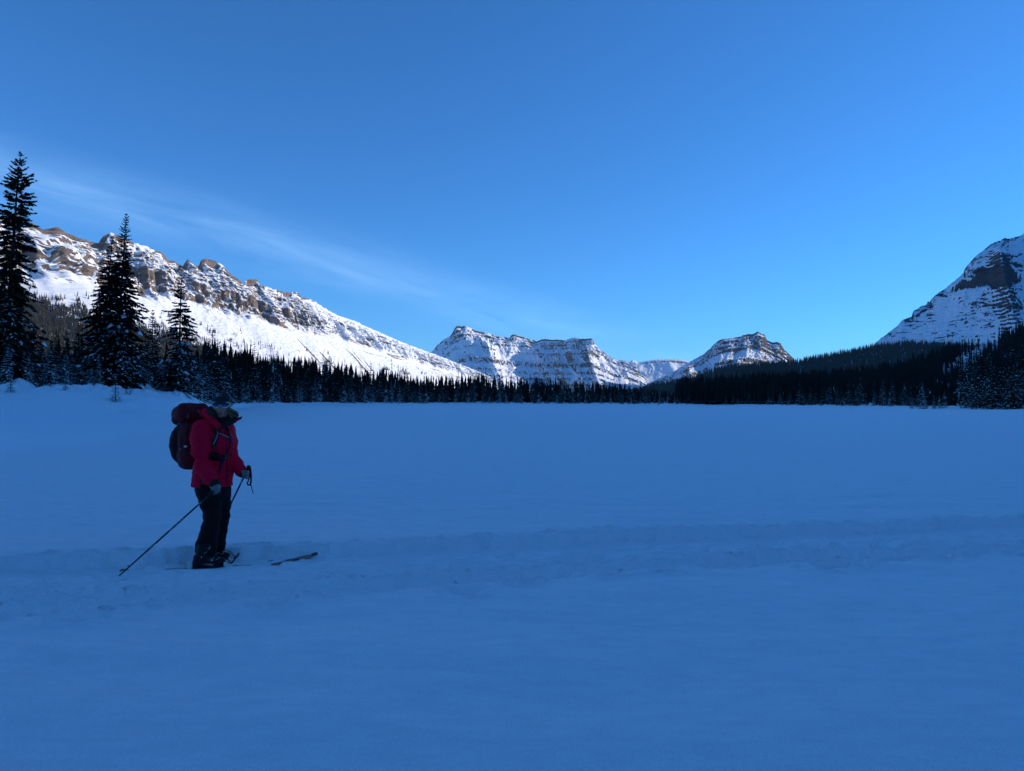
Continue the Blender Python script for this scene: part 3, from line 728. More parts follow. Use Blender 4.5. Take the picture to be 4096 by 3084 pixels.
    zt = np.linspace(-0.4, height, 14); f = np.clip(zt / height, 0, 1)
    rt = 0.011 * height * (1 - f) ** 0.9 + 0.012
    pts = np.stack((ax * f ** 2 + 0.02 * height / 15 * np.sin(zt * 0.7), ay * f ** 2, zt), -1)
    TV, TF = tube(pts, rt, 8)
    return (CV, CF), (SV, SF), (TV, TF)

def plant_tree(name, parts_me, loc, label, cat='tree', group=None, rot=0.0, scale=(1, 1, 1)):
    e = link(name, None, None, label=label, cat=cat, group=group, loc=loc)
    e.rotation_euler = (0, 0, rot); e.scale = scale
    for nm, me, mt in parts_me:
        if me is not None: link(nm, me, mt, parent=e, kind='stuff' if nm in ('crown', 'snow_load') else None)
    return e

def tree_meshes(nm, *a, **k):
    (cv, cf), (sv, sf), (tv, tf) = conifer(*a, **k)
    return [('trunk', mesh_np(nm + '_trunk', tv, tf), mat_bark), ('crown', mesh_np(nm + '_crown', cv, cf, False), mat_needle),
            ('snow_load', mesh_np(nm + '_snow', sv, sf) if len(sf) else None, mat_tsnow)]

def gz(x, y): return float(ground_z(np.array([x]), np.array([y]))[0])
def stand(px, depth, top_py, sink=0.25):
    """foot point on the snow under photo column px at this depth, and the height that reaches top_py"""
    p = at(px, 1590, depth); z = gz(p[0], p[1])
    top = at(px, top_py, depth)
    return (float(p[0]), float(p[1]), z - sink), float(top[2] - z + sink)

# ---- the large spruces on the left bank
S_TALL = [(0, 1.9), (0.1, 2.1), (0.25, 2.1), (0.45, 1.75), (0.62, 1.5), (0.74, 1.4), (0.84, 1.05), (0.90, 0.75), (0.95, 0.42), (0.98, 0.18), (1, 0.03)]
S_SPIRE = [(0, 1.8), (0.1, 2.35), (0.3, 2.2), (0.5, 1.7), (0.66, 1.1), (0.8, 0.55), (0.9, 0.38), (0.96, 0.2), (1, 0.03)]
S_THIN = [(0, 1.3), (0.12, 1.75), (0.3, 1.65), (0.55, 1.3), (0.75, 0.85), (0.9, 0.42), (1, 0.06)]
S_BUSH = [(0, 1.0), (0.1, 1.25), (0.35, 1.0), (0.7, 0.5), (1, 0.05)]
heroes = [
    # px, depth, top, shape scale, shape, seed, options, label
    (25, 52, 597, 1.0, S_TALL, 11, dict(snow_p=0.12, snow_top=0.4, lean=(0.66, 0), gap=0.14, nbr=7, droop=0.42, stations=7, blade_w=0.09, whorl=0.25, twig=0.46), 'tallest dark spruce, at the left edge of the picture, towering over the range'),
    (470, 58, 846, 1.0, S_SPIRE, 12, dict(snow_p=0.24, snow_top=0.5, lean=(0.45, 0), stations=7, nbr=7, blade_w=0.095, whorl=0.20, droop=0.34, gap=0.06), 'spire-topped spruce, the taller of the close pair left of the skier'),
    (412, 59, 930, 0.92, S_SPIRE, 13, dict(snow_p=0.24, snow_top=0.5, lean=(0.55, 0), stations=7, nbr=7, blade_w=0.095, whorl=0.21, gap=0.08, droop=0.34), 'shorter spruce of the close pair, tucked behind the spire-topped one'),
    (606, 66, 1236, 0.62, S_THIN, 14, dict(snow_p=0.40, stations=6, nbr=7, blade_w=0.09, whorl=0.18), 'slim frosted spruce between the close pair and the loose-branched spruce'),
    (716, 64, 1090, 0.98, S_THIN, 15, dict(snow_p=0.30, snow_top=0.6, stations=7, nbr=7, blade_w=0.095, whorl=0.27, gap=0.2, droop=0.32, lump_p=0.06, twig=0.5), 'loose-branched spruce with clumped snow, standing right of the close pair'),
]
for px, dep, top, rs, shp, sd, opt, lab in heroes:
    loc, hgt = stand(px, dep, top)
    pm = tree_meshes('spruce%d' % sd, hgt, [(a, b_ * rs) for a, b_ in shp], sd, **opt)
    plant_tree('spruce_tree', pm, loc, lab)
mids = [(130, 60, 1290, 'dark spruce just right of the tallest spruce, its top below the lit slope'), (310, 78, 1288, 'dark pointed spruce standing alone between the tallest spruce and the close pair'),
        (262, 82, 1322, 'narrow dark spruce left of the lone pointed spruce'), (222, 84, 1318, 'thin dark spruce, second left of the lone pointed spruce'), (348, 86, 1350, 'small dark spruce half hidden beside the close pair'),
        (190, 74, 1400, 'squat dark spruce behind the frosted saplings on the left'), (560, 70, 1330, 'dark spruce filling the gap right of the close pair')]
for k, (px, dep, top, lab) in enumerate(mids):
    loc, hgt = stand(px, dep, top)
    pm = tree_meshes('mid%d' % k, hgt, [(a, b_ * hgt / 10.5) for a, b_ in S_THIN], 30 + k, whorl=0.22, nbr=7, stations=6, blade_w=0.11, snow_p=0.12, snow_top=0.5)
    plant_tree('spruce_tree', pm, loc, lab)
# frosted young spruces along the left bank
frost_me = [tree_meshes('frost%d' % k, 4.6, [(a, b_ * f) for a, b_ in S_BUSH], 50 + k, whorl=0.16, nbr=7, stations=4, blade_w=0.075, snow_p=0.85, snow_top=1.0, gap=0.08) for k, f in enumerate((0.95, 0.8, 1.05, 0.7))]
fr = [(-20, 55, 1395), (28, 50, 1372), (78, 54, 1340), (112, 52, 1398), (158, 55, 1352), (196, 54, 1370), (232, 57, 1412), (262, 56, 1388), (292, 60, 1420), (330, 58, 1400), (362, 57, 1384), (395, 56, 1430), (528, 60, 1430), (560, 62, 1410), (585, 64, 1440),
      (640, 66, 1420), (668, 64, 1446), (690, 66, 1420), (752, 67, 1440), (778, 70, 1420), (800, 82, 1430), (820, 90, 1450)]
ORD = 'first second third fourth fifth sixth seventh eighth ninth tenth eleventh twelfth'.split()
for k, (px, dep, top) in enumerate(fr):
    loc, hgt = stand(px, dep, top)
    left = px < 420
    lab = ('frosted young spruce left of the close pair, %s from the left' % ORD[k]) if left else ('frosted young spruce right of the close pair, %s going right' % ORD[k - 12])
    s = hgt / 4.6
    plant_tree('young_spruce', frost_me[k % 4], loc, lab, group='frosted young spruces ' + ('left of the pair' if left else 'right of the pair'), rot=k * 1.7, scale=(min(s, 1.35), min(s, 1.35), s))
saplings = [(42, 47, 1494, 'tiny frosted sapling poking from the bank at the far left'), (262, 49, 1500, 'small snowy sapling on the bank below the lone pointed spruce'), (462, 50, 1512, 'small frosted sapling in front of the close pair of spruces'),
            (505, 52, 1548, 'knee-high sapling leaning from the bank right of the close pair')]
sap = tree_meshes('sapling', 1.4, [(0, 0.3), (0.2, 0.34), (0.6, 0.2), (1, 0.03)], 71, whorl=0.09, nbr=6, stations=3, blade_w=0.035, snow_p=0.8, snow_top=1.0)
for k, (px, dep, top, lab) in enumerate(saplings):
    loc, hgt = stand(px, dep, top, 0.1)
    s = hgt / 1.4
    plant_tree('spruce_sapling', sap, loc, lab, rot=k * 1.3, scale=(s, s, s))

# ---- trees in the shoreline rows: individuals that share a few grown forms
row_me = []
for k in range(8):
    w = (1.0, 0.85, 1.15, 0.9, 0.75, 1.05, 0.95, 1.2)[k]
    row_me.append(tree_meshes('row%d' % k, 16.0, [(a, b_ * w * (1.0 + 0.1 * (k % 3))) for a, b_ in (S_THIN, S_SPIRE)[k % 2]], 80 + k, whorl=0.5, nbr=6, stations=4, blade_w=0.17,
                              snow_p=(0.30, 0.15, 0.40, 0.22, 0.10, 0.34, 0.18, 0.28)[k], snow_top=(0.6, .5, .8, .5, .5, .7, .5, .6)[k], gap=(0.15, .25, .1, .2, .3, .15, .2, .1)[k], lump_p=0.008))
bush_me = [tree_meshes('bush%d' % k, 6.0, [(a, b_ * f) for a, b_ in S_BUSH], 95 + k, whorl=0.3, nbr=6, stations=3, blade_w=0.14, snow_p=0.75, snow_top=1.0) for k, f in enumerate((1.2, 1.0, 1.35))]
top_prof = table([(700, 1330), (780, 1345), (860, 1310), (930, 1350), (1010, 1348), (1070, 1395), (1105, 1385), (1160, 1400), (1230, 1394), (1290, 1404), (1330, 1410), (1410, 1432), (1470, 1450), (1530, 1428), (1570, 1445), (1640, 1478), (1750, 1480), (1940, 1468), (2050, 1490),
                  (2120, 1478), (2250, 1492), (2300, 1500), (2420, 1503), (2520, 1510), (2600, 1528), (2700, 1548), (2850, 1562), (2950, 1545), (3060, 1522), (3200, 1515), (3350, 1500), (3500, 1500), (3650, 1495), (3800, 1470), (3900, 1450), (4250, 1420)])
rr = np.random.default_rng(5)
def row(n, px0, px1, dmin, dmax, lo, hi, label, group, meshes, h0, wide=1.0, name='spruce_tree'):
    xs = np.linspace(px0, px1, n) + rr.uniform(-.5, .5, n) * (px1 - px0) / n
    for k, px in enumerate(xs):
        dep = float(shore_depth(TAN(px))) * (1 + rr.uniform(dmin, dmax))
        tp = float(top_prof(px)); f = lo + (hi - lo) * rr.uniform(0, 1) ** 1.6
        loc, hgt = stand(px, dep, tp)
        hgt *= f
        w = wide * (0.5 * hgt / h0 + 0.5) * rr.uniform(0.85, 1.15)
        plant_tree(name, meshes[int(rr.integers(len(meshes)))], loc, label, group=group, rot=rr.uniform(0, 6.28), scale=(w, w, hgt / h0))
row(56, 790, 1650, 0.02, 0.16, 0.58, 1.06, 'dark snow-flecked spruce in the shoreline row right of the skier', 'spruces in the left shoreline row', row_me, 16.0)
row(48, 1650, 2640, 0.02, 0.12, 0.62, 1.08, 'dark spruce in the far shoreline row below the middle massif', 'spruces in the far shoreline row', row_me, 16.0)
row(44, 2640, 3720, 0.01, 0.10, 0.65, 1.0, 'dark spruce in the right shoreline row below the long forested hill', 'spruces in the right shoreline row', row_me, 16.0)
row(26, 790, 1680, -0.01, 0.03, 0.28, 0.5, 'low frosted spruce at the foot of the left shoreline row', 'low spruces at the foot of the left row', bush_me, 6.0, 0.9, 'young_spruce')
row(22, 1680, 2640, -0.01, 0.02, 0.25, 0.45, 'low frosted spruce at the foot of the far shoreline row', 'low spruces at the foot of the far row', bush_me, 6.0, 0.9, 'young_spruce')
row(22, 2640, 3640, -0.01, 0.02, 0.18, 0.36, 'low frosted spruce at the foot of the right shoreline row', 'low spruces at the foot of the right row', bush_me, 6.0, 0.9, 'young_spruce')
bank_px = np.concatenate((np.linspace(60, 800, 34) + rr.uniform(-12, 12, 34), np.array([-620, -480, -390, -280, -200, -120, -70])))
for k, px in enumerate(bank_px):
    dep = float(shore_depth(TAN(px))) + rr.uniform(14, 48)
    tp = float(np.interp(px, [0, 400, 800], [1400, 1400, 1420])) + rr.uniform(-55, 60)
    loc, hgt = stand(px, dep, tp)
    w = max(0.5, hgt / 16 * 1.1)
    plant_tree('spruce_tree', row_me[int(rr.integers(8))], loc, 'dark spruce in the second row on the left bank, behind the frosted young trees', group='dark spruces of the second row on the left bank', rot=rr.uniform(0, 6.28), scale=(w, w, hgt / 16))
# near trees on the right
rt_trees = [(3845, 240, 1400, 0), (3878, 225, 1365, 2), (3920, 215, 1350, 1), (3950, 222, 1390, 2), (3984, 205, 1378, 3), (4012, 210, 1354, 1), (4042, 200, 1372, 2), (4075, 195, 1362, 0), (4105, 195, 1350, 2), (3905, 208, 1448, 2), (3968, 198, 1440, 2), (4058, 192, 1430, 5)]
RT_ORD = ('leftmost', 'second tall one from the left', 'dark pointed one left of the middle', 'fifth tall one from the left', 'seventh tall one from the left', 'highest one right of the middle', 'ninth tall one from the left',
          'just inside the picture edge', 'cut by the picture edge', 'shorter one third from the left', 'shorter one in the middle', 'shorter one near the picture edge')
for k, (px, dep, top, v) in enumerate(rt_trees):
    loc, hgt = stand(px, dep, top)
    plant_tree('spruce_tree', row_me[v], loc, 'tall frosted spruce in the right-edge cluster, %s' % RT_ORD[k], group='tall spruces at the right edge', rot=k * 2.1, scale=(1.25, 1.25, hgt / 16))
small_rt = [(3648, 262, 1582, 'small frosted spruce, leftmost of the young trees on the right shore'), (3690, 255, 1530, 'tallest of the young frosted spruces on the right shore, left of the near cluster'), (3703, 250, 1590, 'shrub-sized frosted spruce beside the tallest young one on the right shore'),
            (3734, 250, 1578, 'frosted young spruce third of the line on the right shore'), (3756, 248, 1580, 'frosted young spruce, middle of the tight pair on the right shore'), (3778, 245, 1566, 'pointed frosted young spruce, rightmost of the free-standing line on the right shore'),
            (3862, 228, 1520, 'frosted spruce at the left foot of the near right cluster'), (3884, 222, 1548, 'low frosted spruce under the near right cluster')]
for k, (px, dep, top, lab) in enumerate(small_rt):
    loc, hgt = stand(px, dep, top)
    plant_tree('young_spruce', bush_me[k % 3], loc, lab, rot=k * 1.1, scale=(hgt / 6 * .95,) * 2 + (hgt / 6,))
# a pale dead trunk leaning out of the far row
p0, p1 = at(2631, 1618, 405), at(2648, 1548, 405)
p0[2] = gz(p0[0], p0[1]) - 0.2
pts = np.linspace(p0, p1, 7); pts[1:-1] += rr.normal(0, 0.12, (5, 3))
V, Fc = tube(pts - p0, np.linspace(0.22, 0.07, 7), 7)
e = link('dead_tree', None, label='pale bare trunk leaning to the right out of the far row', cat='dead tree', loc=p0)
link('trunk', mesh_np('dead_trunk', V, Fc), mat_deadwood, parent=e)
# buried twigs on the bank by the skier's pack
def twig_bush(px, py, dep, sc, lab, seed):
    r = np.random.default_rng(seed)
    p = at(px, py, dep); p[2] = gz(p[0], p[1]) - 0.05
    e = link('bare_shrub', None, label=lab, cat='shrub', loc=p)
    for k in range(5):
        a, tl = r.uniform(0, 6.28), r.uniform(0.25, 0.9)
        d = np.array((math.cos(a) * tl, math.sin(a) * tl, 1.0)) * sc * r.uniform(0.6, 1)
        q = np.stack([d * s + r.normal(0, 0.04 * sc, 3) * (s > 0) for s in (0, .35, .7, 1)])
        V, F_ = tube(q, np.linspace(0.02, 0.006, 4) * sc * 1.4, 5)
        link('twig', mesh_np('twig', V, F_), mat_bark, parent=e)
twig_bush(718, 1600, 62, 0.75, 'bare dark twigs sticking out of the bank above the skier\'s pack', 1)
twig_bush(518, 1575, 52, 0.6, 'bare twigs half buried in the bank below the close pair', 2)

# ------------------------------------------------------------------ woods that read as one mass
def mass_trees(pos, hgt, rad, seed, tiers=4, sides=7, jag=0.45):
    r = np.random.default_rng(seed); n = len(pos)
    V, F = [], []
    rad = rad[:, None, None]; hgt_ = hgt[:, None, None]
    out_v, out_f = [], []
    ang = np.arange(sides) * 2 * math.pi / sides
    nv = 0
    for k in range(tiers):
        f0 = 0.06 + 0.86 * k / tiers; f1 = min(1.0, f0 + (1.75 if tiers < 7 else 2.1) * 0.92 / tiers)
        rr_ = 1.1 * rad * (1 - f0) ** 0.85 * (1 - jag * 0.5 + jag * r.uniform(-1, 1, (n, sides, 1)))
        a = ang[None, :] + r.uniform(0, 6.28, (n, 1))
        ring = np.concatenate((np.cos(a)[..., None] * rr_, np.sin(a)[..., None] * rr_, np.broadcast_to(f0 * hgt_, (n, sides, 1)) + 0.05 * hgt_ * r.uniform(-1, 0.6, (n, sides, 1))), -1)
        apex = np.concatenate((r.normal(0, .03, (n, 1, 2)) * rad, f1 * hgt_), -1)
        blk = np.concatenate((ring, apex), 1) + pos[:, None]
        base = nv + np.arange(n)[:, None] * (sides + 1)
        for j in range(sides):
            out_f.append(np.concatenate((base + j, base + (j + 1) % sides, base + sides), 1))
        out_v.append(blk.reshape(-1, 3)); nv += n * (sides + 1)
    return np.concatenate(out_v), np.concatenate(out_f)

def wood(name, pos, hgt, rad, seed, mat, label, snow_frac=0.0, **k):
    v, f = mass_trees(pos, hgt, rad, seed, **k)
    me = mesh_np(name, v, f, False)
    me.materials.append(mat); me.materials.append(mat_tsnow)
    if snow_frac > 0:
        fr_ = np.random.default_rng(seed + 1).uniform(0, 1, len(f)) < snow_frac
        me.polygons.foreach_set('material_index', fr_.astype(np.int32))
    link(name, me, None, label=label, kind='stuff', cat='forest')

# behind the shoreline rows
n = 3900
px = np.where(rr.uniform(0, 1, n) < .2, rr.uniform(-1300, 780, n), rr.uniform(780, 4250, n)); d0 = shore_depth(TAN(px))
dep = d0 * (1.10 + rr.uniform(0, 1, n) ** 1.3 * np.where(px < 780, 1.2, np.where(px > 3400, 1.6, 0.9))) + np.where(px < 780, 100, 6)
X = TAN(px) * dep; hg = 0.50 + 0.5 * rr.uniform(0, 1, n) ** 1.7
tops = np.array([(at(p, float(top_prof(max(p, 780))) + 14, d)[2]) for p, d in zip(px, dep)])
zz = ground_z(X, dep, False)
hmax = np.where(px < 780, rr.uniform(7, 15, n), tops - zz)
hg = np.clip(hg * hmax, 3, 24)
wood('shore_forest', np.stack((X, dep, zz - 0.3), -1), hg, 0.075 * hg + 0.45, 401, mat_far_needle, 'dense dark spruce forest behind the shoreline rows', 0.012, tiers=9, sides=8, jag=0.85)

def scatter_on(P, n, seed, dens=None):
    r = np.random.default_rng(seed)
    a = np.linalg.norm(np.cross(P[1:, :-1] - P[:-1, :-1], P[:-1, 1:] - P[:-1, :-1]), axis=-1)
    c = 0.25 * (P[1:, 1:] + P[:-1, 1:] + P[1:, :-1] + P[:-1, :-1])
    w = a if dens is None else a * dens(c)
    w = w.ravel() / w.sum()
    idx = r.choice(len(w), n, p=w)
    i, j = np.unravel_index(idx, a.shape)
    u, v = r.uniform(0, 1, (n, 1)), r.uniform(0, 1, (n, 1))
    return P[i, j] * (1 - u) * (1 - v) + P[i + 1, j] * u * (1 - v) + P[i, j + 1] * (1 - u) * v + P[i + 1, j + 1] * u * v
def near_dens(c):
    x, y = pix(c)
    g = np.exp(-(((x - 3900) / 170) ** 2 + ((y - (1455 - 0.62 * (x - 3850))) / 55) ** 2) ** 2)
    return (1 - 0.95 * g) * (x < 4500) * (x > 2600) + 1e-4
n = 7600
pos = scatter_on(P_NEAR, n, 411, near_dens)
hg = 9 + 14 * np.random.default_rng(412).beta(2.2, 2.0, n)
wood('right_hill_forest', pos - np.array((0, 0, .5)), hg, 0.060 * hg + 0.45, 413, mat_far_needle, 'dark spruce forest covering the near right hillside', 0.0, tiers=5, sides=7)
n = 11000
pos = scatter_on(P_FAR, n, 421, lambda c: (pix(c)[0] < 4150) + 1e-4)
hg = np.random.default_rng(422).uniform(13, 24, n)
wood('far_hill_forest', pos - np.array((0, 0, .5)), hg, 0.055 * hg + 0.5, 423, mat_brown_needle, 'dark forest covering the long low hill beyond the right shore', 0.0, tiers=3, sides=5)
n = 2600  # dark trees added on the unseen hill so it sends back less light
pos = scatter_on(P_SHADE, n, 451)
hg = np.random.default_rng(452).uniform(12, 22, n)
wood('shade_hill_forest', pos - np.array((0, 0, .5)), hg, 0.16 * hg + 1.0, 453, mat_far_needle, 'unseen dark forest added on the shading hill behind the camera', 0.0, tiers=3, sides=6)
tl = table([(-600, 1040), (108, 1150), (362, 1220), (542, 1272), (791, 1350), (995, 1405), (1300, 1480), (1600, 1540), (1900, 1560)])
def left_dens(c):
    x, y = pix(c)
    d = y - tl(x) + 26 * fbm(x / 60, y / 30, 431, 3)
    lanes = fbm((x - 0.6 * y) / 22, (y + 0.3 * x) / 160, 433, 2)
    k = sstep(-5, 70, d) * sstep(-0.35 - 0.004 * np.clip(d, 0, 100), 0.1, lanes + 0.006 * np.clip(d, 0, 150))
    sparse = 0.10 * sstep(-70, -10, d) * sstep(0.1, 0.4, lanes)
    strips = 0.5 * sstep(0.25, 0.5, fbm((x - 1.3 * y) / 30, (y + .5 * x) / 90, 437, 2)) * sstep(-90, -20, d) * (x > 700)
    return (k * (1 + 4 * (x < 850)) + sparse + strips) * (x < 2000) * (x > -500) * (y < 1500) + 1e-7
n = 23000
pos = scatter_on(P_LEFT, n, 441, left_dens)
hg = np.random.default_rng(442).uniform(10, 19, n)
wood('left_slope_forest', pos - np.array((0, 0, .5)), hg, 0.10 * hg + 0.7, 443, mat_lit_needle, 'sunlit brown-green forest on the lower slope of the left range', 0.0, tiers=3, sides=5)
# stunted trees on the ledges of the right mountain
# ------------------------------------------------------------------ the skier: signed-distance modelling, meshed with surface nets
D0 = 7.41
def Q(px, py, dy=0.0): return at(px, py, D0 + dy)
def v3(x): return np.asarray(x, float)
def rcone(p, a, b, ra, rb):
    ab = b - a; t = np.clip((p - a) @ ab / (ab @ ab + 1e-12), 0, 1)
    return np.linalg.norm(p - a - t[:, None] * ab, axis=1) - (ra + (rb - ra) * t)
def smin(a, b, k):
    h = np.clip(0.5 + 0.5 * (b - a) / k, 0, 1)
    return b * (1 - h) + a * h - k * h * (1 - h)
def chain(p, pts, rad, k=0.015):
    d = None
    for i in range(len(pts) - 1):
        e = rcone(p, pts[i], pts[i + 1], rad[i], rad[i + 1])
        d = e if d is None else smin(d, e, k)
    return d
def ell(p, c, r, ax=None):
    q = p - c
    if ax is not None: q = q @ np.asarray(ax).T
    r = v3(r); k0 = np.linalg.norm(q / r, axis=1); k1 = np.linalg.norm(q / (r * r), axis=1) + 1e-9
    return k0 * (k0 - 1) / k1
def rbox(p, c, h, rd, ax=None):
    q = p - c
    if ax is not None: q = q @ np.asarray(ax).T
    q = np.abs(q) - (v3(h) - rd)
    return np.linalg.norm(np.maximum(q, 0), axis=1) + np.minimum(q.max(1), 0) - rd
def n3(p, s, seed=0): return (perlin(p[:, 0] * s + 3.1, p[:, 2] * s * 1.0, seed) + perlin(p[:, 1] * s - 1.7, p[:, 2] * s + 5.2, seed + 1))

def nets(f, pts, pad, h):
    """surface nets over the box round pts (array of points) padded by pad, cell size h"""
    pts = v3(pts); lo = pts.min(0) - pad; hi = pts.max(0) + pad
    n = np.ceil((hi - lo) / h).astype(int) + 1
    gx, gy, gz_ = [lo[k] + h * np.arange(n[k]) for k in range(3)]
    V = np.empty(n)
    # coarse pass first, then the exact values only near the surface
    K = 4
    ci = [np.minimum(np.arange(0, n[k] + K, K), n[k] - 1) for k in range(3)]
    CP = np.stack(np.meshgrid(gx[ci[0]], gy[ci[1]], gz_[ci[2]], indexing='ij'), -1)
    CV_ = f(CP.reshape(-1, 3)).reshape(CP.shape[:3])
    blk = [np.minimum(np.round(np.arange(n[k]) / K).astype(int), CP.shape[k] - 1) for k in range(3)]
    V = CV_[np.ix_(*blk)]
    near_ = np.abs(V) < K * h * 1.9
    q_ = np.argwhere(near_)
    P_ = np.stack((gx[q_[:, 0]], gy[q_[:, 1]], gz_[q_[:, 2]]), -1)
    out_ = np.empty(len(P_))
    for i in range(0, len(P_), 300000): out_[i:i + 300000] = f(P_[i:i + 300000])
    V[near_] = out_
    V[0] = V[-1] = 1; V[:, 0] = V[:, -1] = 1; V[:, :, 0] = V[:, :, -1] = 1
    S = V < 0
    c = n - 1
    acc = np.zeros(tuple(c) + (3,)); cnt = np.zeros(tuple(c))
    base = np.array(np.meshgrid(*[np.arange(k) for k in c], indexing='ij'), float).transpose(1, 2, 3, 0)
    for a in range(3):
        b1, b2 = (a + 1) % 3, (a + 2) % 3
        for o1 in (0, 1):
            for o2 in (0, 1):
                s0 = [None] * 3; s0[a] = slice(0, c[a]); s0[b1] = slice(o1, o1 + c[b1]); s0[b2] = slice(o2, o2 + c[b2])
                s1 = list(s0); s1[a] = slice(1, c[a] + 1)
                v0, v1 = V[tuple(s0)], V[tuple(s1)]
                x = (v0 < 0) != (v1 < 0)
                t = np.where(x, v0 / np.where(np.abs(v0 - v1) < 1e-12, 1, v0 - v1), 0)
                off = np.zeros(v0.shape + (3,)); off[..., a] = t; off[..., b1] = o1; off[..., b2] = o2
                acc += np.where(x[..., None], off, 0); cnt += x
    act = cnt > 0
    idx = -np.ones(tuple(c), np.int64); idx[act] = np.arange(act.sum())
    verts = lo + h * (base[act] + acc[act] / cnt[act][:, None])
    faces = []
    for a in range(3):
        b1, b2 = (a + 1) % 3, (a + 2) % 3
        s0 = [slice(1, c[k]) for k in range(3)]; s0[a] = slice(0, c[a])
        s1 = list(s0); s1[a] = slice(1, c[a] + 1)
        A, B = S[tuple(s0)], S[tuple(s1)]
        for flip, m in ((False, A & ~B), (True, ~A & B)):
            q = np.argwhere(m)
            if not len(q): continue
            for k in range(3):
                if k != a: q[:, k] += 1
            def cell(d1, d2):
                r = q.copy(); r[:, b1] -= d1; r[:, b2] -= d2
                return idx[tuple(r.T)]
            f4 = np.stack((cell(1, 1), cell(0, 1), cell(0, 0), cell(1, 0)), -1)
            faces.append(f4[:, ::-1] if flip else f4)
    return verts, np.concatenate(faces)

def relax(verts, faces, it=2, w=0.5):
    for _ in range(it):
        s = np.zeros_like(verts); c = np.zeros(len(verts))
        for k in range(4):
            a, b_ = faces[:, k], faces[:, (k + 1) % 4]
            np.add.at(s, a, verts[b_]); np.add.at(c, a, 1); np.add.at(s, b_, verts[a]); np.add.at(c, b_, 1)
        verts = verts * (1 - w) + w * s / np.maximum(c, 1)[:, None]
    return verts

def box(x0, y0, x1, y1, d0, d1): return np.array([Q(x, y, d) for x in (x0, x1) for y in (y0, y1) for d in (d0, d1)])
FOOT = Q(850, 2266, 0.0)
def child(name, parent, v, f, mat, origin, smooth=True, label=None):
    o = link(name, mesh_np(name, v3(v) - origin, f, smooth), mat, parent=parent)
    if label: o['label'] = label
    return o
def sdf_child(name, parent, f, pts, pad, h, mat, origin, it=1):
    v, fc = nets(f, pts, pad, h)
    return child(name, parent, relax(v, fc, it), fc, mat, origin)
def merge(parts):
    V, F3, F4, n = [], [], [], 0
    for v, fs in parts:
        for f in (fs if isinstance(fs, list) else [fs]):
            (F3 if f.shape[1] == 3 else F4).append(f + n)
        V.append(v); n += len(v)
    return np.concatenate(V), [np.concatenate(x) for x in (F3, F4) if x]

def cloth(name, col, rough=0.75, scale=220, amt=0.0006, spec=0.25, var=0.25, fuzz=0.0):
    m, t, b = new_mat(name, rough, None, spec)
    tc = N(t, 'ShaderNodeTexCoord'); n = noise_node(t, 9, 4, 0.6, tc.outputs['Object'])
    c = ramp(t, n.outputs[0], [(0.3, tuple(x * (1 - var) for x in col)), (0.7, tuple(min(1, x * (1 + var)) for x in col))]); L(t, c.outputs[0], b.inputs['Base Color'])
    n2 = noise_node(t, scale, 3, 0.6, tc.outputs['Object']); n4 = noise_node(t, 28, 4, 0.6, tc.outputs['Object'])
    bump(t, b, M2(t, 'ADD', M2(t, 'MULTIPLY', n2.outputs[0], amt), M2(t, 'MULTIPLY', n4.outputs[0], amt * 8)), 0.8, 1.0)
    if fuzz: b.inputs['Sheen Weight'].default_value = fuzz
    return m
m_jacket = cloth('jacket_red', (0.90, 0.003, 0.034), var=0.10, spec=0.08)
m_collar = cloth('jacket_lining', (0.012, 0.010, 0.012))
m_trouser = cloth('trouser_black', (0.007, 0.007, 0.008), spec=0.12)
m_pack = cloth('pack_maroon', (0.14, 0.004, 0.010))
m_packd = cloth('pack_dark', (0.035, 0.004, 0.007))
m_web = cloth('webbing', (0.05, 0.02, 0.025))
m_grey = cloth('grey_webbing', (0.22, 0.21, 0.20))
m_glove = cloth('glove_grey', (0.22, 0.20, 0.19))
m_black = cloth('black_plastic', (0.008, 0.008, 0.009), 0.5, spec=0.2)
m_white, _, _ = new_mat('white_plastic', 0.35, (0.66, 0.64, 0.62), 0.5)
m_metal, _, bb = new_mat('buckle_metal', 0.35, (0.42, 0.42, 0.42), 0.5); bb.inputs['Metallic'].default_value = 0.6
m_skin, t, bb = new_mat('skin', 0.55, (0.46, 0.17, 0.115), 0.3)
tc = N(t, 'ShaderNodeTexCoord'); n = noise_node(t, 30, 4, 0.6, tc.outputs['Object'])
c = ramp(t, n.outputs[0], [(0.3, (0.54, 0.20, 0.14)), (0.7, (0.66, 0.26, 0.18))]); L(t, c.outputs[0], bb.inputs['Base Color'])
m_lip, _, _ = new_mat('lips', 0.45, (0.30, 0.05, 0.05), 0.4)
m_mouth, _, _ = new_mat('mouth_inside', 0.8, (0.01, 0.003, 0.004), 0.1)
m_hair = cloth('hair', (0.30, 0.17, 0.10), 0.6, 300, 0.001, var=0.5)
m_fur = cloth('collar_fur', (0.035, 0.026, 0.022), 0.95, 200, 0.003, var=0.6)
m_cap = cloth('cap_charcoal', (0.022, 0.022, 0.026))
m_capmesh = cloth('cap_mesh_grey', (0.16, 0.14, 0.15), 0.9, 500, 0.002)
m_lens, t, bb = new_mat('mirror_lens', 0.08, (0.02, 0.05, 0.16), 0.9); bb.inputs['Metallic'].default_value = 0.55; bb.inputs['Base Color'].default_value = (0.06, 0.13, 0.30, 1)
m_print, _, _ = new_mat('print_white', 0.6, (0.5, 0.5, 0.5), 0.3)
m_blue, _, _ = new_mat('emblem_blue', 0.7, (0.10, 0.40, 0.50), 0.2)
m_orange, _, _ = new_mat('emblem_orange', 0.7, (0.62, 0.12, 0.03), 0.2)
m_shaft, t, bb = new_mat('pole_shaft', 0.35, (0.020, 0.020, 0.024), 0.5)
m_ski, t, bb = new_mat('ski_top', 0.4, (0.05, 0.055, 0.06), 0.5)
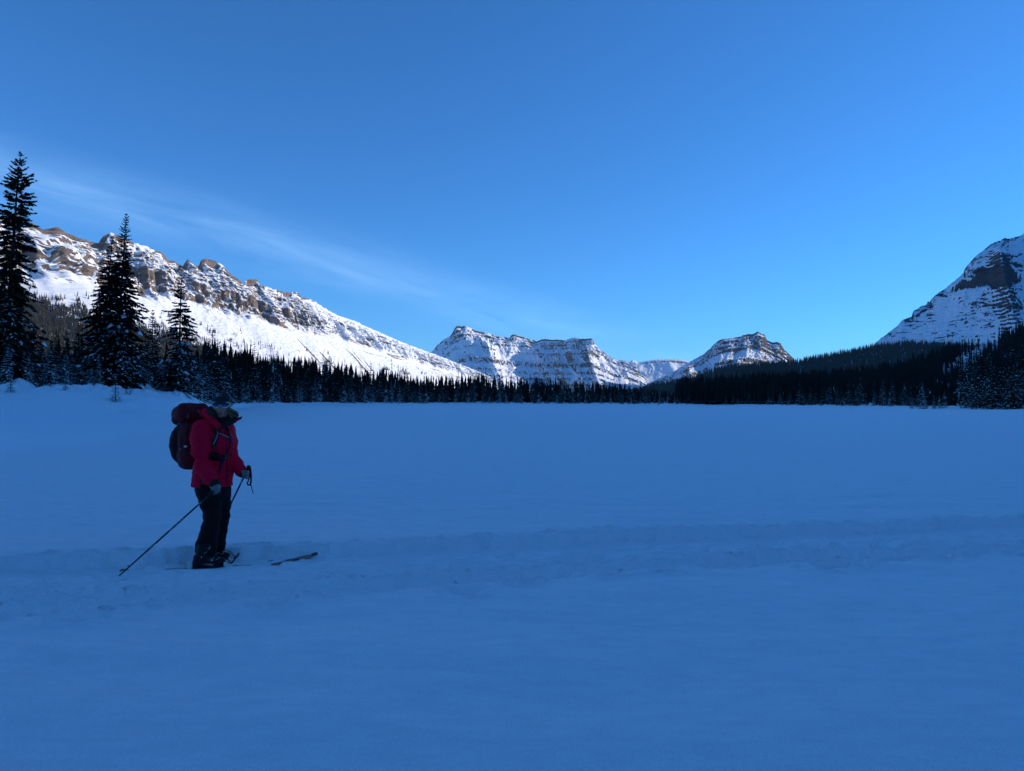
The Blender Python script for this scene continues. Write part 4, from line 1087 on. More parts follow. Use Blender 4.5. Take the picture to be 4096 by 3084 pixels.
m_skio, _, _ = new_mat('ski_orange', 0.4, (0.75, 0.22, 0.12), 0.5)

person = link('person', None, label='person in a red jacket, dark trousers, cap and white sunglasses, standing on skis', cat='person', loc=FOOT)
F45 = v3((0.70, -0.714, 0)); F45 /= np.linalg.norm(F45); LFT = v3((-F45[1], F45[0], 0)); UP = v3((0, 0, 1.0))
BAX = np.stack((F45, LFT, UP))
def aniso(p, pts, rad, sq, k=0.03):
    """chain with forward/back squashed by sq"""
    def tr(x):
        q = x @ BAX.T; q = q.copy(); q[..., 0] *= sq; return q
    return chain(tr(p), [tr(x) for x in pts], rad, k)

# ---- body: one continuous figure under the clothes
HC = Q(887, 1620, -0.03)                                   # between the eyes, inside the head
hyaw = math.radians(13)
HF = v3((math.sin(hyaw), -math.cos(hyaw), -0.04)); HF /= np.linalg.norm(HF)
HR = np.cross(HF, UP); HR /= np.linalg.norm(HR); HU = np.cross(HR, HF)
HAX = np.stack((HR, HF, HU))
def hp(r, f, u): return HC + HR * r + HF * f + HU * u
def head_sdf(p):
    d = ell(p, hp(0, -0.012, 0.028), (0.073, 0.094, 0.098), HAX)
    d = smin(d, ell(p, hp(0, 0.012, -0.045), (0.060, 0.074, 0.080), HAX), 0.03)
    d = smin(d, ell(p, hp(0, 0.055, -0.108), (0.026, 0.026, 0.020), HAX), 0.03)
    for s in (-1, 1):
        d = smin(d, ell(p, hp(s * 0.040, 0.052, -0.030), (0.024, 0.024, 0.022), HAX), 0.02)
        d = smin(d, ell(p, hp(s * 0.074, -0.010, -0.012), (0.010, 0.018, 0.030), HAX), 0.008)
    d = smin(d, rcone(p, hp(0, 0.080, 0.008), hp(0, 0.104, -0.036), 0.009, 0.014), 0.012)
    for s in (-1, 1): d = smin(d, ell(p, hp(s * 0.012, 0.092, -0.040), (0.009, 0.011, 0.008), HAX), 0.008)
    d = smin(d, ell(p, hp(0, 0.074, -0.070), (0.026, 0.016, 0.020), HAX), 0.012)
    d = smin(d, ell(p, hp(0, 0.074, -0.093), (0.020, 0.014, 0.009), HAX), 0.010)
    d = np.maximum(d, -ell(p, hp(0, 0.096, -0.0815), (0.021, 0.018, 0.0065), HAX))      # parted lips
    return d
NECK = [hp(0, -0.015, -0.08), Q(872, 1700, 0.0)]
arm_n = [Q(806, 1716, -0.15), Q(807, 1752, -0.17), Q(806, 1808, -0.20), Q(812, 1863, -0.23), Q(838, 1908, -0.26), Q(855, 1930, -0.275)]
arm_f = [Q(908, 1724, 0.14), Q(914, 1770, 0.14), Q(918, 1816, 0.10), Q(944, 1854, 0.04), Q(966, 1886, 0.0), Q(973, 1894, -0.01)]
leg_n = [Q(832, 1955, -0.075), Q(842, 2010, -0.085), Q(851, 2062, -0.095), Q(838, 2130, -0.110), Q(826, 2180, -0.135), Q(822, 2214, -0.150)]
leg_f = [Q(878, 1955, 0.085), Q(887, 2020, 0.08), Q(887, 2070, 0.07), Q(880, 2120, 0.08), Q(873, 2175, 0.09), Q(871, 2200, 0.09)]
spine = [Q(872, 1705, 0.0), Q(868, 1760, 0.0), Q(860, 1850, 0.0), Q(852, 1935, 0.0)]
def body_sdf(p):
    d = head_sdf(p)
    d = smin(d, rcone(p, NECK[0], NECK[1], 0.050, 0.060), 0.03)
    d = smin(d, aniso(p, spine, [0.10, 0.145, 0.125, 0.15], 1.4), 0.04)
    d = smin(d, rcone(p, arm_n[0], spine[0], 0.05, 0.06), 0.04); d = smin(d, rcone(p, arm_f[0], spine[0], 0.05, 0.06), 0.04)
    d = smin(d, chain(p, arm_n, [0.055, 0.052, 0.045, 0.042, 0.034, 0.028]), 0.03)
    d = smin(d, chain(p, arm_f, [0.052, 0.050, 0.043, 0.038, 0.032, 0.028]), 0.03)
    d = smin(d, chain(p, leg_n, [0.090, 0.080, 0.060, 0.058, 0.048, 0.042]), 0.03)
    d = smin(d, chain(p, leg_f, [0.085, 0.074, 0.058, 0.054, 0.046, 0.042]), 0.03)
    return d
v, f = nets(body_sdf, box(755, 1565, 985, 2215, -.30, .22), 0.02, 0.008)
child('body', person, relax(v, f, 1, 0.35), f, m_skin, FOOT)
body_o = person.children[-1] if person.children else None
vl, fl = nets(lambda p: np.maximum(np.minimum(ell(p, hp(0, 0.0775, -0.0725), (0.024, 0.0155, 0.0065), HAX), ell(p, hp(0, 0.077, -0.0905), (0.020, 0.015, 0.0070), HAX)), -ell(p, hp(0, 0.096, -0.0815), (0.018, 0.018, 0.006), HAX)), np.array([hp(-.04, .04, -.11), hp(.04, .11, -.05)]), 0.01, 0.003)
child('lips', person, vl, fl, m_lip, FOOT)
vl, fl = nets(lambda p: ell(p, hp(0, 0.062, -0.0815), (0.022, 0.020, 0.0075), HAX), np.array([hp(-.04, .03, -.11), hp(.04, .11, -.05)]), 0.01, 0.003)
child('mouth', person, vl, fl, m_mouth, FOOT)

# ---- jacket
ZH = Q(846, 1944)[2]
jt = [Q(872, 1722, 0.0), Q(870, 1765, 0.0), Q(862, 1826, 0.0), Q(854, 1880, 0.0), Q(847, 1950, 0.0)]
JN_R = [0.094, 0.107, 0.090, 0.076, 0.066, 0.052]; JF_R = [0.084, 0.084, 0.078, 0.068, 0.056, 0.046]
def jacket_core(p):
    d = aniso(p, jt, [0.150, 0.188, 0.176, 0.190, 0.207], 1.20, 0.05)
    d = smin(d, ell(p, Q(892, 1765, -0.09), (0.10, 0.10, 0.11)), 0.06)
    d = smin(d, rcone(p, Q(815, 1712, -0.13), Q(870, 1697, 0.0), 0.080, 0.085), 0.05)
    d = smin(d, rcone(p, Q(908, 1716, 0.12), Q(870, 1697, 0.0), 0.072, 0.085), 0.05)
    a = chain(p, arm_n, JN_R, 0.03)
    a = np.maximum(a, -((p - arm_n[5] - (arm_n[4] - arm_n[5]) * 0.06) @ ((arm_n[4] - arm_n[5]) / np.linalg.norm(arm_n[4] - arm_n[5]))))
    b_ = chain(p, arm_f, JF_R, 0.03)
    b_ = np.maximum(b_, -((p - arm_f[5] - (arm_f[4] - arm_f[5]) * 0.2) @ ((arm_f[4] - arm_f[5]) / np.linalg.norm(arm_f[4] - arm_f[5]))))
    d = smin(d, a, 0.022); d = smin(d, b_, 0.03)
    return d
def folds(p):
    q = p @ BAX.T
    w = 0.0045 * perlin(q[:, 0] * 7 + q[:, 1] * 9, q[:, 2] * 26, 901) + 0.003 * perlin(q[:, 0] * 22, q[:, 1] * 20 + q[:, 2] * 34, 902)
    el = np.exp(-((p[:, 2] - arm_n[2][2] + 0.06) / 0.12) ** 2) * (p[:, 0] < arm_n[3][0] + 0.12)
    w = w + 0.009 * el * np.sin(p[:, 2] * 105 + 6 * p[:, 0] + 3 * perlin(p[:, 0] * 9, p[:, 2] * 9, 903))
    rad = np.exp(-(np.linalg.norm(p - Q(901, 1826, -0.17), axis=1) / 0.17) ** 2)
    ang = np.arctan2(p[:, 2] - Q(901, 1826)[2], p[:, 0] - Q(901, 1826)[0])
    return w + 0.006 * rad * np.sin(ang * 11)
def jacket_sdf(p):
    d = jacket_core(p) + folds(p)
    belt = np.exp(-((p[:, 2] - Q(870, 1829)[2]) / 0.035) ** 2)
    d = d + 0.010 * belt
    d = np.maximum(d, ZH - p[:, 2] + 0.006 * perlin(p[:, 0] * 14, p[:, 1] * 14, 905))
    d = np.maximum(d, -rcone(p, hp(0, 0.0, -0.11), Q(884, 1690, -0.06), 0.062, 0.050))
    return d
JB = box(758, 1655, 982, 1950, -.38, .25)
v, f = nets(jacket_sdf, JB, 0.01, 0.008)
jacket = child('jacket', person, relax(v, f, 1, 0.4), f, m_jacket, FOOT)
def jc(name, v, f, mat, smooth=True): return child(name, jacket, v, f, mat, FOOT, smooth)
def surf(px, py, sdf=jacket_sdf, lift=0.004, lo=6.7, hi=7.8):
    ds = np.linspace(lo, hi, 260); P = np.stack([at(px, py, d) for d in ds])
    s = sdf(P) - lift
    k = np.argmax(s < 0)
    return P[k] if s[k] < 0 else None
def ribbon(pts, width, thick=0.004, facing=None):
    """a flat strap through pts, its broad side facing `facing` (default: the camera)"""
    pts = v3(pts)
    tg = np.gradient(pts, axis=0); tg /= np.linalg.norm(tg, axis=1)[:, None] + 1e-9
    fc = np.tile(v3((0, -1.0, 0)) if facing is None else v3(facing), (len(pts), 1))
    sd = np.cross(tg, fc); sd /= np.linalg.norm(sd, axis=1)[:, None] + 1e-9
    nn = np.cross(sd, tg)
    w = np.broadcast_to(np.asarray(width, float), (len(pts),))[:, None] / 2
    ring = np.stack((pts - sd * w - nn * thick / 2, pts + sd * w - nn * thick / 2, pts + sd * w + nn * thick / 2, pts - sd * w + nn * thick / 2), 1).reshape(-1, 3)
    n = len(pts)
    i, j = np.meshgrid(np.arange(n - 1), np.arange(4), indexing='ij')
    F = np.stack((i * 4 + j, i * 4 + (j + 1) % 4, i * 4 + 4 + (j + 1) % 4, i * 4 + 4 + j), -1).reshape(-1, 4)
    return ring, [np.vstack((F, [[3, 2, 1, 0]], [[n * 4 - 4, n * 4 - 3, n * 4 - 2, n * 4 - 1]]))]
def on_jacket(path, lift=0.006, n=6):
    path = v3(path); out = []
    s = np.linspace(0, len(path) - 1, (len(path) - 1) * n + 1)
    for q in s:
        i = min(int(q), len(path) - 2); w = q - i
        r = surf(*(path[i] * (1 - w) + path[i + 1] * w), lift=lift)
        if r is not None: out.append(r)
    out = v3(out)
    if len(out) > 4: out[1:-1] = 0.25 * out[:-2] + 0.5 * out[1:-1] + 0.25 * out[2:]
    return out
v, f = ribbon(on_jacket([(899, 1716), (906, 1760), (906, 1822), (907, 1880), (909, 1940)], 0.003), 0.010, 0.004); jc('zip', v, f, m_packd)
# cuffs
for (a, b_, r, nm) in ((arm_n[5], Q(862, 1941, -0.28), 0.050, 'cuff'), (arm_f[5], Q(978, 1899, -0.015), 0.043, 'cuff')):
    dr = (b_ - a) / np.linalg.norm(b_ - a)
    v, f = nets(lambda p: np.maximum(np.maximum(rcone(p, a - dr * .03, b_ + dr * .03, r, r * 1.05) + 0.002 * n3(p, 60, 5), (p - b_) @ dr), -(p - a + dr * 0.02) @ dr), np.array([a, b_]), 0.09, 0.005)
    child(nm, person, v, f, m_collar, FOOT)
# collar: red flap on the near side, hood roll behind, black-lined flap thrown open on the far side
def hood_sdf(p):
    d = chain(p, [Q(824, 1650, -0.06), Q(822, 1655, 0.05), Q(848, 1660, 0.15), Q(895, 1668, 0.17), Q(930, 1672, 0.12)], [0.040, 0.050, 0.052, 0.050, 0.040], 0.03)
    d = smin(d, chain(p, [Q(828, 1654, -0.09), Q(846, 1678, -0.14), Q(872, 1704, -0.16), Q(892, 1722, -0.165)], [0.036, 0.036, 0.030, 0.018], 0.02), 0.03)
    return d + 0.004 * n3(p, 22, 7)
sdf_child('hood', jacket, hood_sdf, box(800, 1620, 950, 1735, -.2, .25), 0.03, 0.007, m_jacket, FOOT)
def fur_sdf(p):
    d = chain(p, [Q(840, 1643, -0.10), Q(846, 1655, -0.13), Q(864, 1672, -0.145)], [0.026, 0.030, 0.020], 0.02)
    d = np.minimum(d, chain(p, [Q(838, 1640, -0.06), Q(845, 1640, 0.06), Q(900, 1652, 0.11), Q(944, 1660, 0.03)], [0.026, 0.036, 0.036, 0.024], 0.02))
    return d + 0.007 * n3(p, 75, 9) + 0.004 * n3(p, 160, 11)
sdf_child('fur_lining', jacket, fur_sdf, box(820, 1610, 960, 1690, -.2, .18), 0.02, 0.005, m_fur, FOOT, 0)
flap_a, flap_b, flap_c = Q(893, 1709, -0.175), Q(959, 1673, -0.06), Q(876, 1672, -0.06)
def tri_sdf(p, A, B, C, th):
    n_ = np.cross(B - A, C - A); n_ /= np.linalg.norm(n_)
    h = np.abs((p - A) @ n_)
    d = None
    for a, b_, c_ in ((A, B, C), (B, C, A), (C, A, B)):
        e = b_ - a; o = np.cross(n_, e); o /= np.linalg.norm(o)
        if (c_ - a) @ o > 0: o = -o
        s = (p - a) @ o; d = s if d is None else np.maximum(d, s)
    q = np.stack((np.maximum(d, 0), np.maximum(h - th * 0.5, 0)), 1)
    return np.linalg.norm(q, axis=1) - 0.008
def flap_sdf(p):
    d = np.minimum(tri_sdf(p, flap_a, flap_b, flap_c, 0.012), tri_sdf(p, flap_a, flap_b, Q(938, 1690, -0.09), 0.012))
    d = np.minimum(d, rcone(p, Q(886, 1700, -0.12), Q(882, 1680, -0.06), 0.03, 0.045))
    return d + 0.003 * n3(p, 30, 13)
sdf_child('collar_flap', jacket, flap_sdf, np.array([flap_a, flap_b, flap_c, Q(900, 1720, -.2)]), 0.05, 0.005, m_collar, FOOT)
v, f = tube([Q(938, 1690, -0.10), Q(950, 1680, -0.085), Q(960, 1672, -0.062)], [0.006, 0.007, 0.007], 8); jc('flap_edge', v, f, m_jacket)

# ---- trousers
def leg_cut(p, a, b_):
    d = (b_ - a) / np.linalg.norm(b_ - a); return (p - b_) @ d
def trouser_sdf(p):
    d = aniso(p, [Q(852, 1925, 0), Q(853, 1955, 0.0)], [0.165, 0.160], 1.15, 0.03)
    wr = 0.004 * perlin(p[:, 0] * 16, p[:, 2] * 22, 911) + 0.005 * np.sin(p[:, 2] * 60 + 8 * p[:, 0]) * np.exp(-((p[:, 2] - Q(850, 2085)[2]) / 0.09) ** 2) + 0.003 * perlin(p[:, 0] * 40, p[:, 2] * 30, 912)
    a = chain(p, leg_n, [0.120, 0.100, 0.082, 0.087, 0.098, 0.104], 0.03); a = np.maximum(a, leg_cut(p, leg_n[4], leg_n[5] - UP * 0.0))
    b_ = chain(p, leg_f, [0.110, 0.088, 0.074, 0.068, 0.068, 0.070], 0.03); b_ = np.maximum(b_, leg_cut(p, leg_f[4], leg_f[5]))
    d = smin(smin(d, a, 0.05), b_, 0.05) if False else smin(d, np.minimum(a, b_), 0.05)
    return d + wr
v, f = nets(trouser_sdf, box(775, 1920, 925, 2228, -.27, .20), 0.02, 0.008)
trousers = child('trousers', person, relax(v, f, 1, 0.4), f, m_trouser, FOOT)
mk = [surf(x, y, trouser_sdf, 0.004) for x, y in ((829, 2193), (836, 2197), (840, 2193), (840, 2187), (833, 2187))]
mk = [m for m in mk if m is not None]
if len(mk) > 2:
    v, f = ribbon(mk, 0.006, 0.003); child('emblem', trousers, v, f, m_print, FOOT)

# ---- gloves: palm, four fingers and a thumb closed round the pole grip
def hand_sdf(palm, fingers, thumb, r):
    def f(p):
        d = chain(p, palm[0], palm[1], 0.012)
        for fg in fingers: d = smin(d, chain(p, fg, [r, r * 0.95, r * 0.85, r * 0.8][:len(fg)], 0.004), 0.006)
        return smin(d, chain(p, thumb, [r * 1.1, r, r * 0.9], 0.005), 0.008)
    return f
GN = -0.285
near_palm = ([Q(850, 1944, GN), Q(860, 1950, GN - .005), Q(872, 1946, GN)], [0.030, 0.031, 0.028])
near_f = [[Q(848, 1954, GN - .01), Q(850, 1966, GN - .022), Q(854, 1976, GN + .0)], [Q(856, 1956, GN - .014), Q(860, 1967, GN - .026), Q(863, 1975, GN - .002)],
          [Q(865, 1956, GN - .014), Q(869, 1964, GN - .026), Q(870, 1971, GN - .002)], [Q(873, 1952, GN - .01), Q(879, 1959, GN - .02), Q(876, 1968, GN + .0)]]
near_t = [Q(874, 1940, GN + .02), Q(880, 1950, GN + .045), Q(872, 1962, GN + .055)]
sdf_child('glove', person, hand_sdf(near_palm, near_f, near_t, 0.0105), box(835, 1925, 890, 1985, GN - .05, GN + .09), 0.02, 0.004, m_glove, FOOT, 1)
GF = -0.03
far_palm = ([Q(974, 1888, GF), Q(979, 1896, GF), Q(980, 1904, GF)], [0.026, 0.030, 0.024])
far_f = [[Q(979, 1884, GF - .01), Q(990, 1885, GF - .035), Q(996, 1889, GF - .015)], [Q(980, 1891, GF - .015), Q(990, 1893, GF - .038), Q(995, 1897, GF - .016)],
         [Q(981, 1899, GF - .012), Q(989, 1902, GF - .034), Q(993, 1905, GF - .014)], [Q(980, 1907, GF - .008), Q(986, 1912, GF - .026), Q(990, 1914, GF - .008)]]
far_t = [Q(976, 1884, GF + .01), Q(983, 1878, GF + .03), Q(991, 1880, GF + .03)]
sdf_child('glove', person, hand_sdf(far_palm, far_f, far_t, 0.0105), box(960, 1865, 1002, 1925, GF - .06, GF + .06), 0.02, 0.004, m_glove, FOOT, 1)

# ---- cap
def cap_sdf(p):
    d = ell(p, hp(0, -0.016, 0.040), (0.092, 0.110, 0.103), HAX)
    d = smin(d, ell(p, hp(0, 0.03, 0.075), (0.060, 0.055, 0.052), HAX), 0.04)
    cut = -((p - hp(0, 0.05, 0.038)) @ (HU * 0.985 + HF * 0.10))
    return np.maximum(d, cut)
v, f = nets(cap_sdf, np.array([hp(-.1, -.13, .0), hp(.1, .11, .16)]), 0.02, 0.005)
cap = child('cap', person, relax(v, f, 1, 0.3), f, m_cap, FOOT)
th, rr_ = np.meshgrid(np.linspace(-1.12, 1.12, 25), np.linspace(0, 1, 9), indexing='ij')
def visor(zo):
    rx, ry = 0.086 + 0.012 * rr_, 0.084 + 0.072 * rr_ * np.cos(th) ** 0.6
    r_ = np.sin(th) * rx; f_ = np.cos(th) * ry + 0.008 - 0.02 * (1 - np.cos(th))
    u_ = 0.046 - 0.030 * rr_ * np.cos(th) - 0.030 * np.sin(th) ** 2 + zo
    return HC + r_[..., None] * HR + f_[..., None] * HF + u_[..., None] * HU
vt, vb = visor(0.003).reshape(-1, 3), visor(-0.003).reshape(-1, 3)
gf = grid_faces(25, 9); nv = len(vt)
edge = np.concatenate([np.arange(9), np.arange(1, 25) * 9 + 8, (24 * 9 + np.arange(7, -1, -1)), np.arange(23, 0, -1) * 9])
ring = np.stack((edge, np.roll(edge, -1), np.roll(edge, -1) + nv, edge + nv), -1)
child('visor', cap, np.vstack((vt, vb)), np.vstack((gf[:, ::-1], gf + nv, ring)), m_cap, FOOT)
v, f = nets(lambda p: np.maximum(np.maximum(np.maximum(ell(p, hp(0, -0.016, 0.040), (0.0945, 0.112, 0.1045), HAX), -((p - hp(0, 0.05, 0.046)) @ HU)), (p - hp(0, 0.012, 0)) @ HF - 0.25 * np.abs((p - HC) @ HU - 0.05)), ((p - hp(0, 0, 0.128)) @ HU)), np.array([hp(-.1, -.13, .0), hp(.1, .11, .16)]), 0.02, 0.005)
child('mesh_panel', cap, v, f, m_capmesh, FOOT)
def cap_pt(px, py): return surf(px, py, cap_sdf, 0.002, 7.1, 7.7)
def decal(par, pts, w, mat, nm):
    q = [x for x in pts if x is not None]
    if len(q) > 1:
        v, f = ribbon(q, w, 0.003); child(nm, par, v, f, mat, FOOT)
decal(cap, [cap_pt(865, 1576), cap_pt(872, 1575), cap_pt(879, 1575)], 0.007, m_blue, 'emblem_stroke')
decal(cap, [cap_pt(863, 1581), cap_pt(870, 1580), cap_pt(876, 1578)], 0.008, m_blue, 'emblem_stroke')
decal(cap, [cap_pt(864, 1588), cap_pt(869, 1585), cap_pt(873, 1581)], 0.008, m_blue, 'emblem_stroke')
decal(cap, [cap_pt(881, 1576), cap_pt(888, 1575), cap_pt(887, 1579)], 0.008, m_orange, 'emblem_stroke')
decal(cap, [cap_pt(875, 1587), cap_pt(880, 1582), cap_pt(888, 1581)], 0.010, m_orange, 'emblem_stroke')

# ---- sunglasses
glasses = link('sunglasses', None, None, parent=person)
def lens_loop(s, n=40, k=1.0):
    a = np.linspace(0, 2 * math.pi, n, endpoint=False)
    x = np.sign(np.cos(a)) * np.abs(np.cos(a)) ** 0.72 * 0.037 * k; z = np.sign(np.sin(a)) * np.abs(np.sin(a)) ** 0.72 * 0.025 * k
    x = x * (1 + 0.10 * z / 0.025); z = z + 0.004 * (s * x / 0.037)
    r_ = s * 0.0445 + x
    return np.stack([hp(r, 0.097 - 5.0 * r * r, 0.004 + zz_) for r, zz_ in zip(r_, z)])
for s in (-1, 1):
    lp = lens_loop(s); n = len(lp)
    cl = np.vstack((lp, lp[:1], lp[1:2]))
    v, f = tube(cl, np.full(len(cl), 0.0056), 8); child('frame', glasses, v, f, m_white, FOOT)
    li = lens_loop(s, 40, 0.97); c_ = li.mean(0) + HF * 0.004
    child('lens', glasses, np.vstack((li, c_)), np.stack((np.arange(40), (np.arange(40) + 1) % 40, np.full(40, 40)), -1), m_lens, FOOT)
    v, f = tube([hp(s * 0.083, 0.062, 0.020), hp(s * 0.086, 0.03, 0.016), hp(s * 0.081, -0.03, 0.006)], [0.0055, 0.004, 0.003], 8); child('temple', glasses, v, f, m_white, FOOT)
v, f = tube([hp(-0.012, 0.098, 0.014), hp(0, 0.100, 0.016), hp(0.012, 0.098, 0.014)], [0.005, 0.005, 0.005], 8); child('bridge', glasses, v, f, m_white, FOOT)

# ---- hair: wavy locks from under the cap
r = np.random.default_rng(21); locks = []
for s, n in ((-1, 34), (1, 46)):
    for k in range(n):
        a0 = r.uniform(-0.07, 0.035)
        st = hp(s * r.uniform(0.072, 0.084), a0, 0.035 + r.uniform(-.012, .01))
        if s < 0: en = Q(r.uniform(840, 858), r.uniform(1636, 1668), r.uniform(-.10, 0.0))
        else: en = Q(r.uniform(928, 956), r.uniform(1645, 1672), r.uniform(-.09, 0.02))
        tt = np.linspace(0, 1, 11)[:, None]
        mid = (st + en) / 2 + HR * s * r.uniform(0.0, 0.022)
        P = st * (1 - tt) ** 2 + 2 * mid * tt * (1 - tt) + en * tt ** 2
        ph = r.uniform(0, 6.28); am = 0.010 * tt
        P = P + am * (np.cos(tt * 11 + ph) * HR + np.sin(tt * 11 + ph) * HF)
        if s > 0 and k % 3 == 0:                              # curled ends
            P = np.vstack((P, P[-1] + HR * 0.012 - HU * 0.004, P[-1] + HR * 0.022 + HU * 0.006, P[-1] + HR * 0.020 + HU * 0.018)); 
        rad = r.uniform(0.004, 0.0075) * (1 - 0.75 * np.linspace(0, 1, len(P)) ** 2)
        locks.append(tube(P, rad, 5))
v, f = merge(locks); child('hair', person, v, f, m_hair, FOOT)
v, f = tube([hp(0.079, -0.004, -0.045), hp(0.083, 0.0, -0.052), hp(0.081, 0.006, -0.060), hp(0.078, 0.004, -0.052)], [0.002] * 4, 6); child('earring', person, v, f, m_metal, FOOT)

# ---- ski boots
SKD = v3((0.967, 0.253, 0.0)); SKN = v3((-0.253, 0.967, 0.0)); SAX = np.stack((SKD, SKN, UP))
def text_on(par, body, origin, right, up, size, mat, org, nm='lettering'):
    cu = bpy.data.curves.new('lettering', 'FONT'); cu.body = body; cu.size = size; cu.extrude = 0.0006; cu.align_x = 'CENTER'; cu.align_y = 'CENTER'
    tmp = bpy.data.objects.new('tmp', cu); COL.objects.link(tmp)
    dg = bpy.context.evaluated_depsgraph_get(); dg.update()
    me = bpy.data.meshes.new_from_object(tmp.evaluated_get(dg)); bpy.data.objects.remove(tmp)
    nrm_ = np.cross(right, up)
    co = np.empty(len(me.vertices) * 3); me.vertices.foreach_get('co', co); co = co.reshape(-1, 3)
    co = co[:, :1] * right + co[:, 1:2] * up + co[:, 2:] * nrm_ + (v3(origin) - org)
    me.vertices.foreach_set('co', co.ravel()); me.materials.clear()
    link(nm, me, mat, parent=par)
def boot(center, name_lab, letters):
    C = v3(center)                                           # sole centre on the ski
    def bp(f_, l_, z_): return C + SKD * f_ + SKN * l_ + UP * z_
    b = link('ski_boot', None, None, parent=person)
    def shell(p):
        d = rbox(p, bp(-0.005, 0, 0.045), (0.150, 0.050, 0.036), 0.028, SAX)
        d = smin(d, rbox(p, bp(-0.075, 0, 0.085), (0.072, 0.050, 0.055), 0.035, SAX), 0.02)
        d = smin(d, ell(p, bp(0.085, 0, 0.060), (0.065, 0.048, 0.036), SAX), 0.02)
        return smin(d, rcone(p, bp(-0.06, 0, 0.07), bp(0.035, 0, 0.075), 0.052, 0.045), 0.02)
    v, f = nets(shell, np.array([bp(-.17, -.07, 0), bp(.17, .07, .16), bp(-.17, .07, 0), bp(.17, -.07, .1)]), 0.03, 0.006); child('shell', b, relax(v, f, 1, .3), f, m_black, FOOT)
    def cuff(p): return np.maximum(rcone(p, bp(-0.072, 0, 0.10), bp(-0.045, 0, 0.235), 0.062, 0.068), (p - bp(0, 0, 0.235)) @ UP)
    v, f = nets(cuff, np.array([bp(-.15, -.08, .05), bp(.04, .08, .26), bp(-.15, .08, .05)]), 0.03, 0.006); child('cuff', b, v, f, m_black, FOOT)
    v, f = nets(lambda p: rbox(p, bp(0, 0, 0.012), (0.153, 0.042, 0.012), 0.006, SAX), np.array([bp(-.17, -.07, 0), bp(.17, .07, .03), bp(-.17, .07, 0), bp(.17, -.07, .03)]), 0.02, 0.006); child('sole', b, v, f, m_black, FOOT)
    for fz, zz_, ln in ((0.03, 0.092, 0.05), (0.085, 0.090, 0.045), (-0.045, 0.150, 0.06)):
        v, f = tube([bp(fz - ln / 2, -0.056, zz_ - 0.012), bp(fz, -0.058, zz_), bp(fz + ln / 2, -0.05, zz_ + 0.012)], [0.0045, 0.006, 0.004], 6); child('buckle', b, v, f, m_grey, FOOT)
    if letters:
        text_on(b, 'ATOMIC', bp(-0.005, -0.0535, 0.036), SKD * 0.985 - UP * 0.17, UP * 0.985 + SKD * 0.17, 0.026, m_print, FOOT)
        v, f = ribbon([bp(0.022, -0.054, 0.070), bp(0.038, -0.055, 0.082)], 0.012, 0.003); child('emblem', b, v, f, m_print, FOOT)
        v, f = ribbon([bp(-0.070, -0.062, 0.105), bp(-0.064, -0.062, 0.125)], 0.006, 0.003); child('emblem', b, v, f, m_print, FOOT)
    return b
ZS = -0.100
def ground_pt(px, dep, z):
    p = at(px, 1600, dep); k = dep / p[1]; return v3((p[0] * k, dep, z))
FC = ground_pt(848, 7.265, ZS - 0.012)
FC2 = ground_pt(866, 7.50, ZS - 0.012)
boot(FC, '', True); boot(FC2, '', False)

